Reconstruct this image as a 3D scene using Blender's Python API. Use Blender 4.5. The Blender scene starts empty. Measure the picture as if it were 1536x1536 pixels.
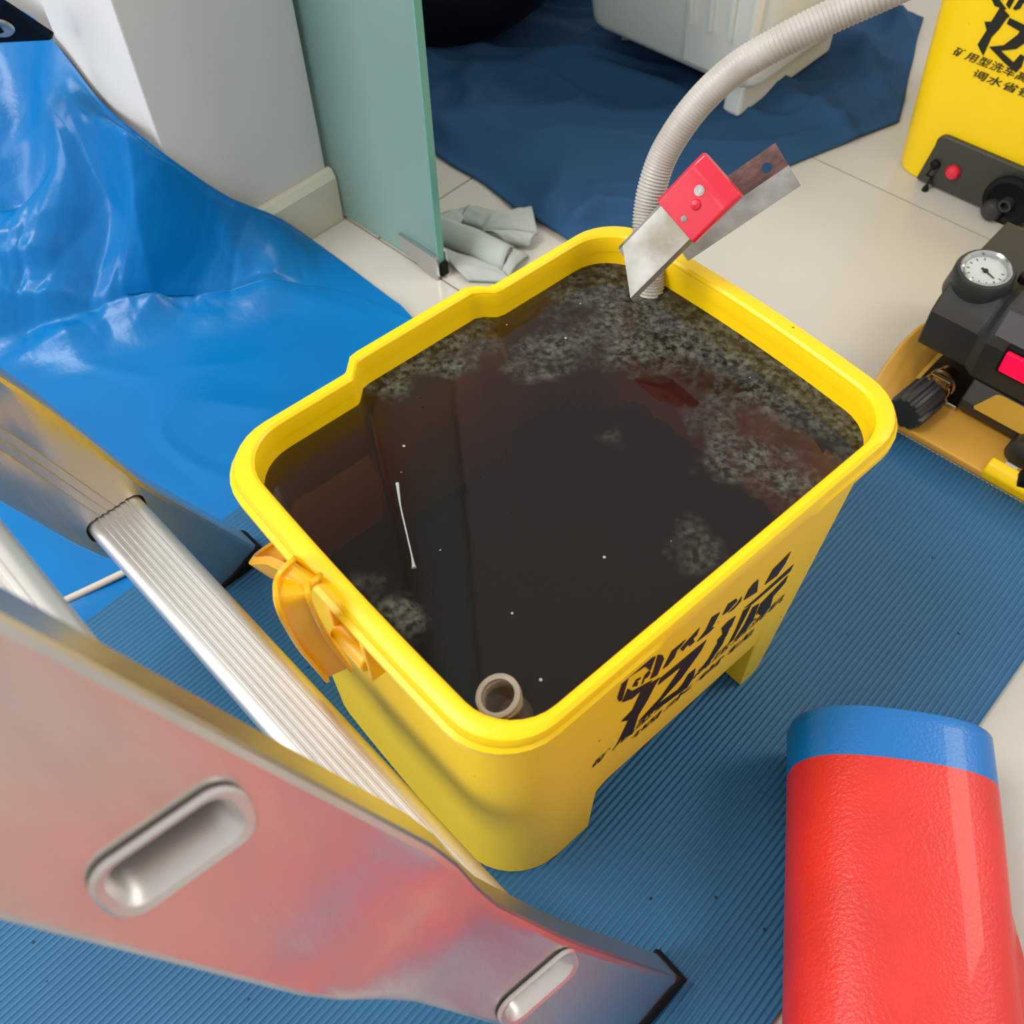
import bpy, bmesh, math, random
from mathutils import Vector, Matrix, noise

random.seed(7)
scene = bpy.context.scene
COL = scene.collection

# ---------------------------------------------------------------- camera
FPX, PITCH, ROLL = 1450.0, math.radians(54.0), math.radians(-1.4)
CAM = Vector((0, 0, 0.78))
_f = Vector((0, math.cos(PITCH), -math.sin(PITCH)))
_r0 = Vector((1, 0, 0)); _u0 = _r0.cross(_f)
_r = _r0 * math.cos(ROLL) + _u0 * math.sin(ROLL)
_u = -_r0 * math.sin(ROLL) + _u0 * math.cos(ROLL)
cd = bpy.data.cameras.new('camera')
cam = bpy.data.objects.new('camera', cd); COL.objects.link(cam)
cam.matrix_world = Matrix(((_r.x, _u.x, -_f.x, CAM.x), (_r.y, _u.y, -_f.y, CAM.y), (_r.z, _u.z, -_f.z, CAM.z), (0, 0, 0, 1)))
cd.sensor_width = 36.0
cd.lens = FPX / 1536.0 * 36.0
cd.clip_start = 0.01
cd.dof.use_dof = True
cd.dof.focus_distance = 0.72
cd.dof.aperture_fstop = 11.0
scene.camera = cam

# ---------------------------------------------------------------- world, lamps, exposure
wd = bpy.data.worlds.new('room_light'); scene.world = wd; wd.use_nodes = True
wd.node_tree.nodes['Background'].inputs[0].default_value = (1.0, 0.98, 0.94, 1)
wd.node_tree.nodes['Background'].inputs[1].default_value = 0.64
def area(name, loc, target, size, power, color, sy=None):
    l = bpy.data.lights.new(name, 'AREA'); l.energy = power; l.color = color
    l.shape = 'RECTANGLE'; l.size = size; l.size_y = sy or size
    o = bpy.data.objects.new(name, l); COL.objects.link(o); o.location = loc
    o.rotation_euler = (Vector(target) - Vector(loc)).to_track_quat('-Z', 'Y').to_euler()
    return o
area('ceiling_lamp_left_offscreen', (-1.15, 0.25, 2.35), (0.05, 0.6, 0), 0.7, 30, (1.0, 0.98, 0.95), 0.7)
area('window_left_offscreen', (-2.3, -0.5, 1.35), (0.0, 0.4, 0.25), 1.3, 34, (0.96, 0.99, 1.0), 1.5)
area('ceiling_lamp_right_offscreen', (2.3, 0.9, 2.4), (0.4, 0.9, 0), 0.9, 22, (1.0, 0.93, 0.82), 0.9)
scene.view_settings.view_transform = 'Standard'
scene.view_settings.look = 'None'
scene.view_settings.gamma = 1.0
scene.view_settings.use_curve_mapping = False
scene.view_settings.exposure = 0.2

# ---------------------------------------------------------------- helpers
YT, YB = math.radians(-44.2), math.radians(40.3)
A = Vector((math.cos(YT), math.sin(YT), 0)); B = Vector((-math.sin(YT), math.cos(YT), 0))
BX = Vector((math.cos(YB), math.sin(YB), 0)); BY = Vector((-math.sin(YB), math.cos(YB), 0))
Z = Vector((0, 0, 1))
def W(a, b, z=0.0): return A * a + B * b + Z * z            # room frame (tile directions)
def K(x, y, z=0.0): return BX * x + BY * y + Z * z          # bucket frame
def ray(x, y): return _r * ((x - 768) / FPX) + _u * (-(y - 768) / FPX) + _f
def U(x, y, z=0.0):                                         # measured point at height z
    d = ray(x, y); return CAM + d * ((z - CAM.z) / d.z)
def UD(x, y, dep): return CAM + ray(x, y) * dep
def UP(x, y, n, c):                                         # measured point on plane n.p = c
    d = ray(x, y); return CAM + d * ((c - CAM.dot(n)) / d.dot(n))
def px(p):
    v = p - CAM; zz = v.dot(_f); return (768 + FPX * v.dot(_r) / zz, 768 - FPX * v.dot(_u) / zz)
def lin(c): return tuple(((v / 255) / 12.92 if v / 255 <= 0.04045 else ((v / 255 + 0.055) / 1.055) ** 2.4) for v in c)
def ss(t): t = max(0.0, min(1.0, t)); return t * t * (3 - 2 * t)
def cr(P, t):
    n = len(P) - 1; t = max(0, min(n - 1e-6, t * n)); i = int(t); f = t - i
    p0, p1, p2, p3 = P[max(i - 1, 0)], P[i], P[i + 1], P[min(i + 2, n)]
    return 0.5 * ((2 * p1) + (p2 - p0) * f + (2 * p0 - 5 * p1 + 4 * p2 - p3) * f * f + (3 * p1 - p0 - 3 * p2 + p3) * f ** 3)

def mat(name, col, rough=0.5, metal=0.0, var=0.0, vscale=8.0, bump=0.0, bscale=60.0, spec=0.5, coat=0.0, col2=None, stretch=None, rvar=0.0):
    m = bpy.data.materials.new(name); m.use_nodes = True
    nt = m.node_tree; N = nt.nodes; L = nt.links; p = N['Principled BSDF']
    c = lin(col); p.inputs['Base Color'].default_value = (*c, 1)
    p.inputs['Roughness'].default_value = rough; p.inputs['Metallic'].default_value = metal
    p.inputs['Specular IOR Level'].default_value = spec; p.inputs['Coat Weight'].default_value = coat
    tc = N.new('ShaderNodeTexCoord'); mp = N.new('ShaderNodeMapping'); L.new(tc.outputs['Object'], mp.inputs[0])
    if stretch: mp.inputs['Rotation'].default_value[2] = stretch[0]; mp.inputs['Scale'].default_value = stretch[1]
    if var or rvar:
        nz = N.new('ShaderNodeTexNoise'); nz.inputs['Scale'].default_value = vscale; nz.inputs['Detail'].default_value = 5
        L.new(mp.outputs[0], nz.inputs[0])
        if var:
            mx = N.new('ShaderNodeMix'); mx.data_type = 'RGBA'
            c2 = lin(col2) if col2 else tuple(v * (1 - var) for v in c)
            mx.inputs[6].default_value = (*c, 1); mx.inputs[7].default_value = (*c2, 1)
            rp = N.new('ShaderNodeMapRange'); rp.inputs[1].default_value = 0.35; rp.inputs[2].default_value = 0.7
            L.new(nz.outputs[0], rp.inputs[0]); L.new(rp.outputs[0], mx.inputs[0]); L.new(mx.outputs[2], p.inputs['Base Color'])
        if rvar:
            r2 = N.new('ShaderNodeMapRange'); r2.inputs[3].default_value = rough - rvar; r2.inputs[4].default_value = rough + rvar
            L.new(nz.outputs[0], r2.inputs[0]); L.new(r2.outputs[0], p.inputs['Roughness'])
    if bump:
        bz = N.new('ShaderNodeTexNoise'); bz.inputs['Scale'].default_value = bscale; bz.inputs['Detail'].default_value = 4
        L.new(mp.outputs[0], bz.inputs[0])
        bp = N.new('ShaderNodeBump'); bp.inputs['Strength'].default_value = bump; bp.inputs['Distance'].default_value = 0.002
        L.new(bz.outputs[0], bp.inputs['Height']); L.new(bp.outputs[0], p.inputs['Normal'])
    return m

def org(parent):
    v = Vector((0, 0, 0))
    while parent is not None: v = v + parent.location; parent = parent.parent
    return v
def tag(o, label=None, cat=None, group=None, kind=None):
    if label: o['label'] = label
    if cat: o['category'] = cat
    if group: o['group'] = group
    if kind: o['kind'] = kind
    return o
def thing(name, label, cat, loc, group=None):
    o = bpy.data.objects.new(name, None); COL.objects.link(o); o.location = loc; o.empty_display_size = 0.05
    return tag(o, label, cat, group)
def mk(name, verts, faces, m, parent=None, smooth=True, bevel=0.0, seg=2, sub=0, solid=0.0, auto=40):
    me = bpy.data.meshes.new(name)
    o = bpy.data.objects.new(name, me)
    off = org(parent) if parent else (Vector(verts[0]) * 0)
    me.from_pydata([tuple(Vector(v) - off) for v in verts], [], faces)
    bm = bmesh.new(); bm.from_mesh(me); bmesh.ops.recalc_face_normals(bm, faces=bm.faces); bm.to_mesh(me); bm.free()
    for mm in (m if isinstance(m, (list, tuple)) else [m]): me.materials.append(mm)
    COL.objects.link(o); o.parent = parent
    if smooth:
        me.polygons.foreach_set('use_smooth', [True] * len(me.polygons))
        if auto < 180: me.set_sharp_from_angle(angle=math.radians(auto))
    if solid:
        s = o.modifiers.new('thick', 'SOLIDIFY'); s.thickness = solid; s.offset = -1
    if bevel:
        b = o.modifiers.new('bevel', 'BEVEL'); b.width = bevel; b.segments = seg; b.limit_method = 'ANGLE'; b.angle_limit = math.radians(35); b.harden_normals = False
    if sub:
        s = o.modifiers.new('sub', 'SUBSURF'); s.levels = sub; s.render_levels = sub
    return o
def hexa(P):                                                # 8 corners: 4 bottom ring, 4 top ring
    return P, [(0, 1, 2, 3), (7, 6, 5, 4), (0, 4, 5, 1), (1, 5, 6, 2), (2, 6, 7, 3), (3, 7, 4, 0)]
def boxf(fr, x0, x1, y0, y1, z0, z1):
    return hexa([fr(x0, y0, z0), fr(x1, y0, z0), fr(x1, y1, z0), fr(x0, y1, z0), fr(x0, y0, z1), fr(x1, y0, z1), fr(x1, y1, z1), fr(x0, y1, z1)])
def loft(rings, closed=True, cap0=True, cap1=True):
    n = len(rings[0]); V = [p for r in rings for p in r]; Fc = []
    for i in range(len(rings) - 1):
        for j in range(n if closed else n - 1):
            k = (j + 1) % n
            Fc.append((i * n + j, i * n + k, (i + 1) * n + k, (i + 1) * n + j))
    if cap0: Fc.append(tuple(range(n))[::-1])
    if cap1: Fc.append(tuple(range((len(rings) - 1) * n, len(rings) * n)))
    return V, Fc
def frames(P):
    out = []; prev = None
    for i, p in enumerate(P):
        t = (P[min(i + 1, len(P) - 1)] - P[max(i - 1, 0)]).normalized()
        if prev is None:
            s = t.cross(Z);
            if s.length < 1e-3: s = t.cross(Vector((1, 0, 0)))
            s.normalize()
        else:
            s = (prev - t * prev.dot(t)).normalized()
        prev = s; out.append((p, t, s, t.cross(s)))
    return out
def tube(P, rad, n=20, cap=True):
    rf = rad if callable(rad) else (lambda i: rad)
    rings = [[p + (s * math.cos(2 * math.pi * k / n) + u * math.sin(2 * math.pi * k / n)) * rf(i) for k in range(n)] for i, (p, t, s, u) in enumerate(frames(P))]
    return loft(rings, True, cap, cap)
def lathe(prof, c, ax, n=32, rot=0.0):                      # prof: (radius, along) pairs
    ax = ax.normalized(); s = ax.cross(Z) if abs(ax.z) < 0.9 else ax.cross(Vector((1, 0, 0))); s.normalize(); u = ax.cross(s)
    rings = [[c + ax * h + (s * math.cos(2 * math.pi * k / n + rot) + u * math.sin(2 * math.pi * k / n + rot)) * r for k in range(n)] for r, h in prof]
    return loft(rings, True, True, True)
def carve(o, geo):                                          # cut a real hole or gap into a mesh
    cut = mk('cutter', *geo, o.data.materials[0])
    cut.matrix_world = Matrix.Identity(4)
    md = o.modifiers.new('cut', 'BOOLEAN'); md.operation = 'DIFFERENCE'; md.solver = 'EXACT'; md.object = cut
    dg = bpy.context.evaluated_depsgraph_get(); dg.update()
    nm = bpy.data.meshes.new_from_object(o.evaluated_get(dg)); o.modifiers.clear(); o.data = nm
    nm.set_sharp_from_angle(angle=math.radians(24)); bpy.data.objects.remove(cut)
def grid(f, nu, nv):
    V = [f(i / nu, j / nv) for j in range(nv + 1) for i in range(nu + 1)]
    Fc = [(j * (nu + 1) + i, j * (nu + 1) + i + 1, (j + 1) * (nu + 1) + i + 1, (j + 1) * (nu + 1) + i) for j in range(nv) for i in range(nu)]
    return V, Fc
def fbm(x, y, z=0.0, o=4):
    s, a, f = 0, 1.0, 1.0
    for _ in range(o): s += a * noise.noise((x * f, y * f, z)); a *= 0.5; f *= 2.03
    return s
def join(*parts):
    V, Fc = [], []
    for v, f in parts:
        o = len(V); V += list(v); Fc += [tuple(i + o for i in q) for q in f]
    return V, Fc

# ---------------------------------------------------------------- materials
M_tile = mat('cream_tile', (194, 189, 179), 0.22, var=0.06, vscale=3.0)
M_grout = mat('grout', (112, 106, 96), 0.95, spec=0.1)
M_wall = mat('white_paint', (212, 210, 206), 0.6, bump=0.05, bscale=300)
M_base = mat('cream_skirting', (206, 202, 184), 0.4)
M_yellow = mat('yellow_plastic', (255, 212, 0), 0.36, var=0.04, vscale=14, spec=0.45, bump=0.03, bscale=500)
M_yhandle = mat('amber_plastic', (250, 184, 4), 0.3, spec=0.5)
M_black = mat('black_print', (20, 20, 14), 0.55)
M_blackp = mat('black_plastic', (46, 47, 45), 0.42, bump=0.04, bscale=900)
M_panel = mat('olive_black_plastic', (52, 53, 44), 0.42, bump=0.05, bscale=900)
M_dark = mat('dark_rubber', (13, 14, 15), 0.65, spec=0.2)
M_alu = mat('brushed_aluminium', (222, 218, 214), 0.34, 1.0, var=0.10, vscale=9, bump=0.10, bscale=40, stretch=(0, (6, 6, 0.6)), rvar=0.05)
M_alud = mat('worn_aluminium', (222, 218, 214), 0.42, 0.9, var=0.10, vscale=7, bump=0.12, bscale=60, rvar=0.08)
M_chrome = mat('chrome', (200, 200, 200), 0.14, 1.0)
M_rust = mat('rusty_steel', (112, 78, 72), 0.55, 0.4, var=1, vscale=60, col2=(66, 46, 44), bump=0.3, bscale=200)
M_galv = mat('galvanised_steel', (190, 190, 190), 0.36, 0.6, var=1, vscale=45, col2=(150, 146, 142), bump=0.2, bscale=120)
M_brass = mat('brass', (176, 148, 108), 0.26, 1.0, var=0.25, vscale=60)
M_steel = mat('stained_steel', (176, 172, 166), 0.36, 0.75, var=1, vscale=38, col2=(92, 62, 58), bump=0.25, bscale=120)
M_steelc = mat('dull_steel', (150, 142, 128), 0.4, 0.6, var=1, vscale=26, col2=(206, 206, 204), bump=0.12, bscale=90)
M_red = mat('red_plastic', (214, 22, 52), 0.28, coat=0.3)
M_mat = mat('teal_foam', (42, 102, 142), 0.48, var=1, vscale=5, col2=(36, 90, 132), spec=0.4)
M_navy = mat('navy_cloth', (44, 80, 118), 0.9, var=0.08, vscale=9, bump=0.25, bscale=900, spec=0.2)
M_bag = mat('black_polythene', (9, 11, 13), 0.45, spec=0.3)
M_rag = mat('grey_towel', (172, 178, 172), 0.95, var=0.08, vscale=30, bump=0.4, bscale=700, spec=0.1)
M_case = mat('white_abs', (238, 239, 232), 0.36)
M_casew = M_case
M_hose = mat('grey_pvc', (186, 180, 172), 0.42, var=1, vscale=42, col2=(168, 160, 150), coat=0.1)
M_tan = M_tanl = mat('ochre_plastic', (218, 166, 70), 0.4, var=0.05, vscale=12)
M_gold = mat('gold_label', (190, 146, 30), 0.4, 0.3)
M_rblue = mat('blue_woven_film', (6, 112, 190), 0.34, bump=0.25, bscale=420, coat=0.15)
M_rred = mat('red_woven_film', (222, 46, 40), 0.36, var=0.12, vscale=20, bump=0.35, bscale=380, coat=0.15)
M_cable = mat('pale_cable', (196, 186, 172), 0.5)
M_clear = mat('clear_cap', (206, 190, 172), 0.25)
M_clear.node_tree.nodes['Principled BSDF'].inputs['Transmission Weight'].default_value = 0.55
M_dial = mat('dial_paper', (196, 202, 196), 0.3, var=0.1, vscale=60)

def m_tarp():
    m = mat('blue_tarp', (0, 110, 176), 0.3, var=1, vscale=6, col2=(0, 102, 168), bump=0.15, bscale=160, spec=0.3)
    return m
M_tarp = m_tarp()
def specks(m, scale, dens, col):
    nt = m.node_tree; N = nt.nodes; L = nt.links; p = N['Principled BSDF']
    src = p.inputs['Base Color'].links[0].from_socket
    tc = N.new('ShaderNodeTexCoord'); vo = N.new('ShaderNodeTexVoronoi'); vo.inputs['Scale'].default_value = scale; L.new(tc.outputs['Object'], vo.inputs[0])
    a = N.new('ShaderNodeMath'); a.operation = 'LESS_THAN'; a.inputs[1].default_value = 0.085; L.new(vo.outputs['Distance'], a.inputs[0])
    sp = N.new('ShaderNodeSeparateColor'); L.new(vo.outputs['Color'], sp.inputs[0])
    b = N.new('ShaderNodeMath'); b.operation = 'GREATER_THAN'; b.inputs[1].default_value = 1 - dens; L.new(sp.outputs[0], b.inputs[0])
    c = N.new('ShaderNodeMath'); c.operation = 'MULTIPLY'; L.new(a.outputs[0], c.inputs[0]); L.new(b.outputs[0], c.inputs[1])
    mx = N.new('ShaderNodeMix'); mx.data_type = 'RGBA'; L.new(c.outputs[0], mx.inputs[0]); L.new(src, mx.inputs[6]); mx.inputs[7].default_value = (*lin(col), 1)
    L.new(mx.outputs[2], p.inputs['Base Color'])
specks(M_yellow, 75, 0.10, (96, 74, 10))
specks(M_mat, 60, 0.10, (20, 40, 60))
def m_led():
    m = mat('red_lit_switch', (230, 10, 40), 0.2)
    p = m.node_tree.nodes['Principled BSDF']; p.inputs['Emission Color'].default_value = (1, 0.0, 0.05, 1); p.inputs['Emission Strength'].default_value = 0.9
    return m
M_led = m_led()
def m_glass():
    m = mat('frosted_glass', (164, 194, 188), 0.5)
    p = m.node_tree.nodes['Principled BSDF']; p.inputs['Transmission Weight'].default_value = 0.55
    p.inputs['IOR'].default_value = 1.15
    return m
M_glass = m_glass()
M_gedge = mat('green_glass_edge', (108, 168, 152), 0.2)

# ---------------------------------------------------------------- setting: floor, walls, glass door
floor = mk('floor', *boxf(W, -3.0, 3.0, -2.5, 3.5, -0.05, -0.0015), M_grout, smooth=False); tag(floor, kind='structure')
tv, tf = boxf(lambda x, y, z: Vector((x, y, z)), -0.2988, 0.2988, -0.2988, 0.2988, -0.008, 0.0)
t0 = None
for r0, r1, oa in ((0.603, 1.112, 0.0), (1.112, 1.712, 0.0), (1.712, 2.312, 0.0), (2.312, 2.912, 0.0), (0.003, 0.603, 0.45), (-0.597, 0.003, 0.45), (-1.197, -0.597, 0.45)):
    for i in range(-3, 4):
        c = W(-0.51 + oa + 0.6 * i, (r0 + r1) / 2)
        if t0 is None:
            t0 = mk('tile', tv, tf, M_tile, None, smooth=False); o = t0; o.parent = floor
        else:
            o = t0.copy(); COL.objects.link(o); o.parent = floor
        o.location = c; o.rotation_euler = (0, 0, YT); o.scale = (1, (r1 - r0 - 0.0024) / 0.5976, 1)

wl = mk('wall_left', *boxf(W, -1.046, -0.884, 0.40, 0.596, 0.0, 2.4), M_wall, smooth=False, bevel=0.002); tag(wl, kind='structure')
wb = mk('wall_back', *boxf(W, -2.4, -1.046, 0.425, 0.58, 0.0, 2.4), M_wall, smooth=False); tag(wb, kind='structure')
# skirting with a chamfered top and a return at the end of the wall
bs = [(0.0, 0.0), (0.013, 0.0), (0.013, 0.062), (0.007, 0.072), (0.0, 0.073)]
bb = mk('baseboard_left', *loft([[W(-0.884 + x, b, z) for x, z in bs] for b in (0.392, 0.600)]), M_base, smooth=False, bevel=0.0012); tag(bb, kind='structure')

door = thing('door_1', 'frosted green glass door panel beside the white wall', 'door', W(-0.85, 0.608)); tag(door, kind='structure')
mk('glass_pane', *boxf(W, -1.04, -0.700, 0.603, 0.613, 0.006, 2.05), M_glass, door, smooth=False)
mk('polished_edge', *boxf(W, -0.700, -0.6985, 0.603, 0.613, 0.006, 2.05), M_gedge, door, smooth=False)
sh = [(-0.762, 0.036)] + [(-0.762 + 0.062 * (1 - math.cos(t * math.pi / 2 / 8)) , 0.036 - 0.035 * math.sin(t * math.pi / 2 / 8)) for t in range(1, 9)] + [(-0.697, 0.001), (-0.697, 0.034)]
mk('corner_shoe', *join(loft([[W(x, b, z) for x, z in sh] for b in (0.5975, 0.6025)]), loft([[W(x, b, z) for x, z in sh] for b in (0.6135, 0.618)])), M_chrome, door, smooth=False, bevel=0.0006)
mk('door_seal', *boxf(W, -0.6985, -0.6935, 0.604, 0.6145, 0.004, 0.022), M_dark, door, smooth=False, bevel=0.001)

# ---------------------------------------------------------------- ribbed mat
def build_mat():
    a0, a1, b0, b1 = -0.597, 0.052, -1.05, 0.752
    prof = []; n = 130; p = (a1 - a0) / n
    for i in range(n):
        for f, z in ((0.0, 0.0), (0.22, 0.0), (0.36, -0.0009), (0.5, -0.00115), (0.64, -0.0009), (0.78, 0.0)):
            prof.append((a0 + (i + f) * p, 0.006 + z))
    prof.append((a1, 0.006))
    rows = 40; V = []; Fc = []; m = len(prof)
    for j in range(rows + 1):
        b = b0 + (b1 - b0) * j / rows
        for a, z in prof:
            V.append(W(a, b, z + 0.0004 * noise.noise((a * 9, b * 7, 1)) ))
    for j in range(rows):
        for i in range(m - 1): Fc.append((j * m + i, j * m + i + 1, (j + 1) * m + i + 1, (j + 1) * m + i))
    # skirt and underside
    base = len(V)
    loop = list(range(m)) + [j * m + m - 1 for j in range(1, rows + 1)] + list(range(rows * m + m - 2, rows * m - 1, -1)) + [j * m for j in range(rows - 1, 0, -1)]
    for i in loop: V.append(Vector((V[i].x, V[i].y, 0.0018)))
    L = len(loop)
    for i in range(L): Fc.append((loop[i], loop[(i + 1) % L], base + (i + 1) % L, base + i))
    Fc.append(tuple(range(base, base + L)))
    o = mk('ribbed_mat', V, Fc, M_mat, smooth=True, auto=180)
    tag(o, 'teal blue ribbed foam mat lying on the tiles under the bucket', 'mat')
build_mat()

# ---------------------------------------------------------------- blue tarpaulin
def segd(p, s):
    (x0, y0), (x1, y1) = s; dx, dy = x1 - x0, y1 - y0; L = dx * dx + dy * dy
    t = max(0, min(1, ((p[0] - x0) * dx + (p[1] - y0) * dy) / L)); return math.hypot(p[0] - x0 - t * dx, p[1] - y0 - t * dy), t
def flo(x, y): p = U(x, y, 0.04); return (p.dot(A), p.dot(B))
def build_tarp():
    cols = [((-1.60, 0.10, 0.36), (-1.25, -0.25), (-0.56, -0.55)), ((-1.35, 0.27, 0.33), (-1.12, -0.05), (-0.56, -0.25)),
            ((-1.13, 0.392, 0.268), (-0.99, 0.13), (-0.56, -0.05)), ((-1.044, 0.394, 0.257), (-0.955, 0.20), (-0.56, 0.05)),
            ((-0.975, 0.394, 0.213), (-0.92, 0.275), (-0.56, 0.15)), ((-0.890, 0.390, 0.206), (-0.89, 0.335), (-0.56, 0.22)),
            ((-0.868, 0.445, 0.122), (-0.845, 0.40), (-0.56, 0.29)), ((-0.866, 0.503, 0.060), (-0.80, 0.47), (-0.56, 0.38)),
            ((-0.846, 0.540, 0.008), (-0.76, 0.505), (-0.56, 0.46)), ((-0.700, 0.536, 0.003), (-0.66, 0.528), (-0.56, 0.535))]
    T = [Vector(c[0]) for c in cols]; C = [Vector((*c[1], 0.012)) for c in cols]; Bt = [Vector((*c[2], 0.0012)) for c in cols]
    C[-1].z = 0.002; C[-2].z = 0.004; C[-3].z = 0.008
    # folds as measured on the sheet: (start, end, height, half width in metres)
    F1 = [((83, 222), (275, 405), 0.030, 0.035), ((275, 405), (200, 468), 0.022, 0.030), ((120, 228), (365, 400), 0.012, 0.014),
          ((20, 405), (160, 372), -0.030, 0.035), ((0, 470), (130, 455), 0.014, 0.018), ((160, 280), (295, 372), -0.022, 0.022),
          ((0, 310), (60, 200), -0.024, 0.04), ((60, 300), (85, 350), 0.016, 0.03), ((0, 520), (130, 480), 0.012, 0.02),
          ((350, 350), (300, 300), -0.006, 0.02), ((40, 440), (120, 430), 0.012, 0.02), ((140, 300), (165, 380), 0.014, 0.02)]
    CR = [(6.0, 3.0, 4.0, 0.022, 0.1), (-3.5, 7.5, 5.0, 0.018, 0.4), (11.0, -6.0, 3.0, 0.008, 0.7), (4.0, 13.0, 9.0, 0.006, 0.3)]
    FF = [(flo(*s), flo(*e), h, w) for s, e, h, w in F1]
    def f(u, v):
        t, c, b = cr(T, u), cr(C, u), cr(Bt, u)
        if v < 0.45:
            k = v / 0.45; p = t.lerp(c, k); p.z = c.z + (t.z - c.z) * (1 - k) ** 1.35
        else:
            k = (v - 0.45) / 0.55; p = c.lerp(b, k); p.z = c.z * (1 - ss(k * 3)) + 0.0012
        edge = ss(v / (0.06 + 0.22 * math.exp(-((u - 0.27) / 0.11) ** 2))); fl = 1 - ss((v - 0.40) / 0.15); rt = 1 - ss((u - 0.62) / 0.25)
        dz = 0
        for s, e, h, w in FF:
            d, tt = segd((p.x, p.y), (s, e)); q = max(0, 1 - d / w); dz += h * q * math.sin(math.pi * (0.12 + 0.76 * tt))
        fac = 0
        for g, (fa, fb2, fc, am, sd) in enumerate(CR):
            q = fa * p.x + fb2 * p.y - fc * p.z + sd + 0.35 * noise.noise((p.x * 3, p.y * 3, g)); q -= math.floor(q); fac += am * (1 - abs(2 * q - 1)) * max(0.0, 0.5 + 1.1 * noise.noise((p.x * 5 + g * 7, p.y * 5, p.z * 5)))
        vd = noise.voronoi((p.x * 7 + p.y * 2, p.y * 9 - p.z * 7, 0.5))[0]; vd2 = noise.voronoi((p.x * 21, p.y * 19 - p.z * 15, 2.5))[0]
        n = fbm(p.x * 7, p.y * 7, 2, 3); r1 = 1 - abs(noise.noise((p.x * 8 + 0.4 * n, p.y * 11, 5))) * 2
        r2 = 1 - abs(noise.noise((p.x * 19 + n, p.y * 15, 9))) * 2
        crm = (0.030 * min(vd[1] - vd[0], 0.6) + 0.006 * min(vd2[1] - vd2[0], 0.5) + fac) * fl * rt
        flat = 0.0022 * max(0, 1 - abs(noise.noise((p.x * 5 + p.y * 3, p.y * 9 - p.x * 4, 3))) * 5) + 0.0012 * (1 + noise.noise((p.x * 12, p.y * 12, 4)))
        under = ss((-0.603 - p.x) / 0.03)
        p.z += edge * (dz * fl + crm) + flat * under * (0.3 + 0.7 * edge)
        p.z = max(p.z, 0.0012)
        wpos = W(p.x, p.y, p.z)
        if p.z > 0.02 and v < 0.45:  # pushed off the wall by the folds
            wpos -= B * (0.4 * max(0, dz) * edge * fl)
        return wpos
    t = thing('blue_tarpaulin', 'crumpled bright blue plastic tarpaulin pushed up against the white wall', 'tarpaulin', W(-0.85, 0.2))
    o = mk('sheet', *grid(f, 260, 200), M_tarp, t, auto=180)
    # black corner patch with an eyelet
    e0, e1 = f(0.335, 0.0), f(0.335, 0.0)
    P = [UP(x, y, B, c) for x, y, c in ((-60, -45, 0.30), (15, 3, 0.345), (83, 48, 0.376), (80, 58, 0.376), (0, 62, 0.335), (-60, 63, 0.30))]
    n = -B
    cpv = [p + n * 0.001 for p in P] + [p + n * 0.0045 for p in P]; m = len(P)
    cp = mk('corner_patch', cpv, [tuple(range(m))[::-1], tuple(range(m, 2 * m))] + [(i, (i + 1) % m, m + (i + 1) % m, m + i) for i in range(m)], M_dark, t, smooth=False, bevel=0.001)
    n = (P[2] - P[4]).cross(P[1] - P[4]).normalized(); n = n if n.dot(CAM - P[4]) > 0 else -n
    g = UP(-1, 40, n, (P[4] + n * 0.0045).dot(n))
    mk('eyelet', *lathe([(0.006, 0.0), (0.0125, 0.0), (0.0135, 0.001), (0.012, 0.003), (0.0085, 0.0032), (0.006, 0.0015)], g, n, 28), M_galv, cp)
build_tarp()
# thin cable on the tarpaulin
P = [U(60, 918, 0.006), U(105, 897, 0.006), U(150, 876, 0.006), U(200, 852, 0.006), U(250, 830, 0.007), U(300, 810, 0.009)]
tag(mk('cable', *tube([cr(P, i / 30) for i in range(31)], 0.0035, 12), M_cable), 'thin pale cable lying on the blue tarpaulin behind the ladder', 'cable')

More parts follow.
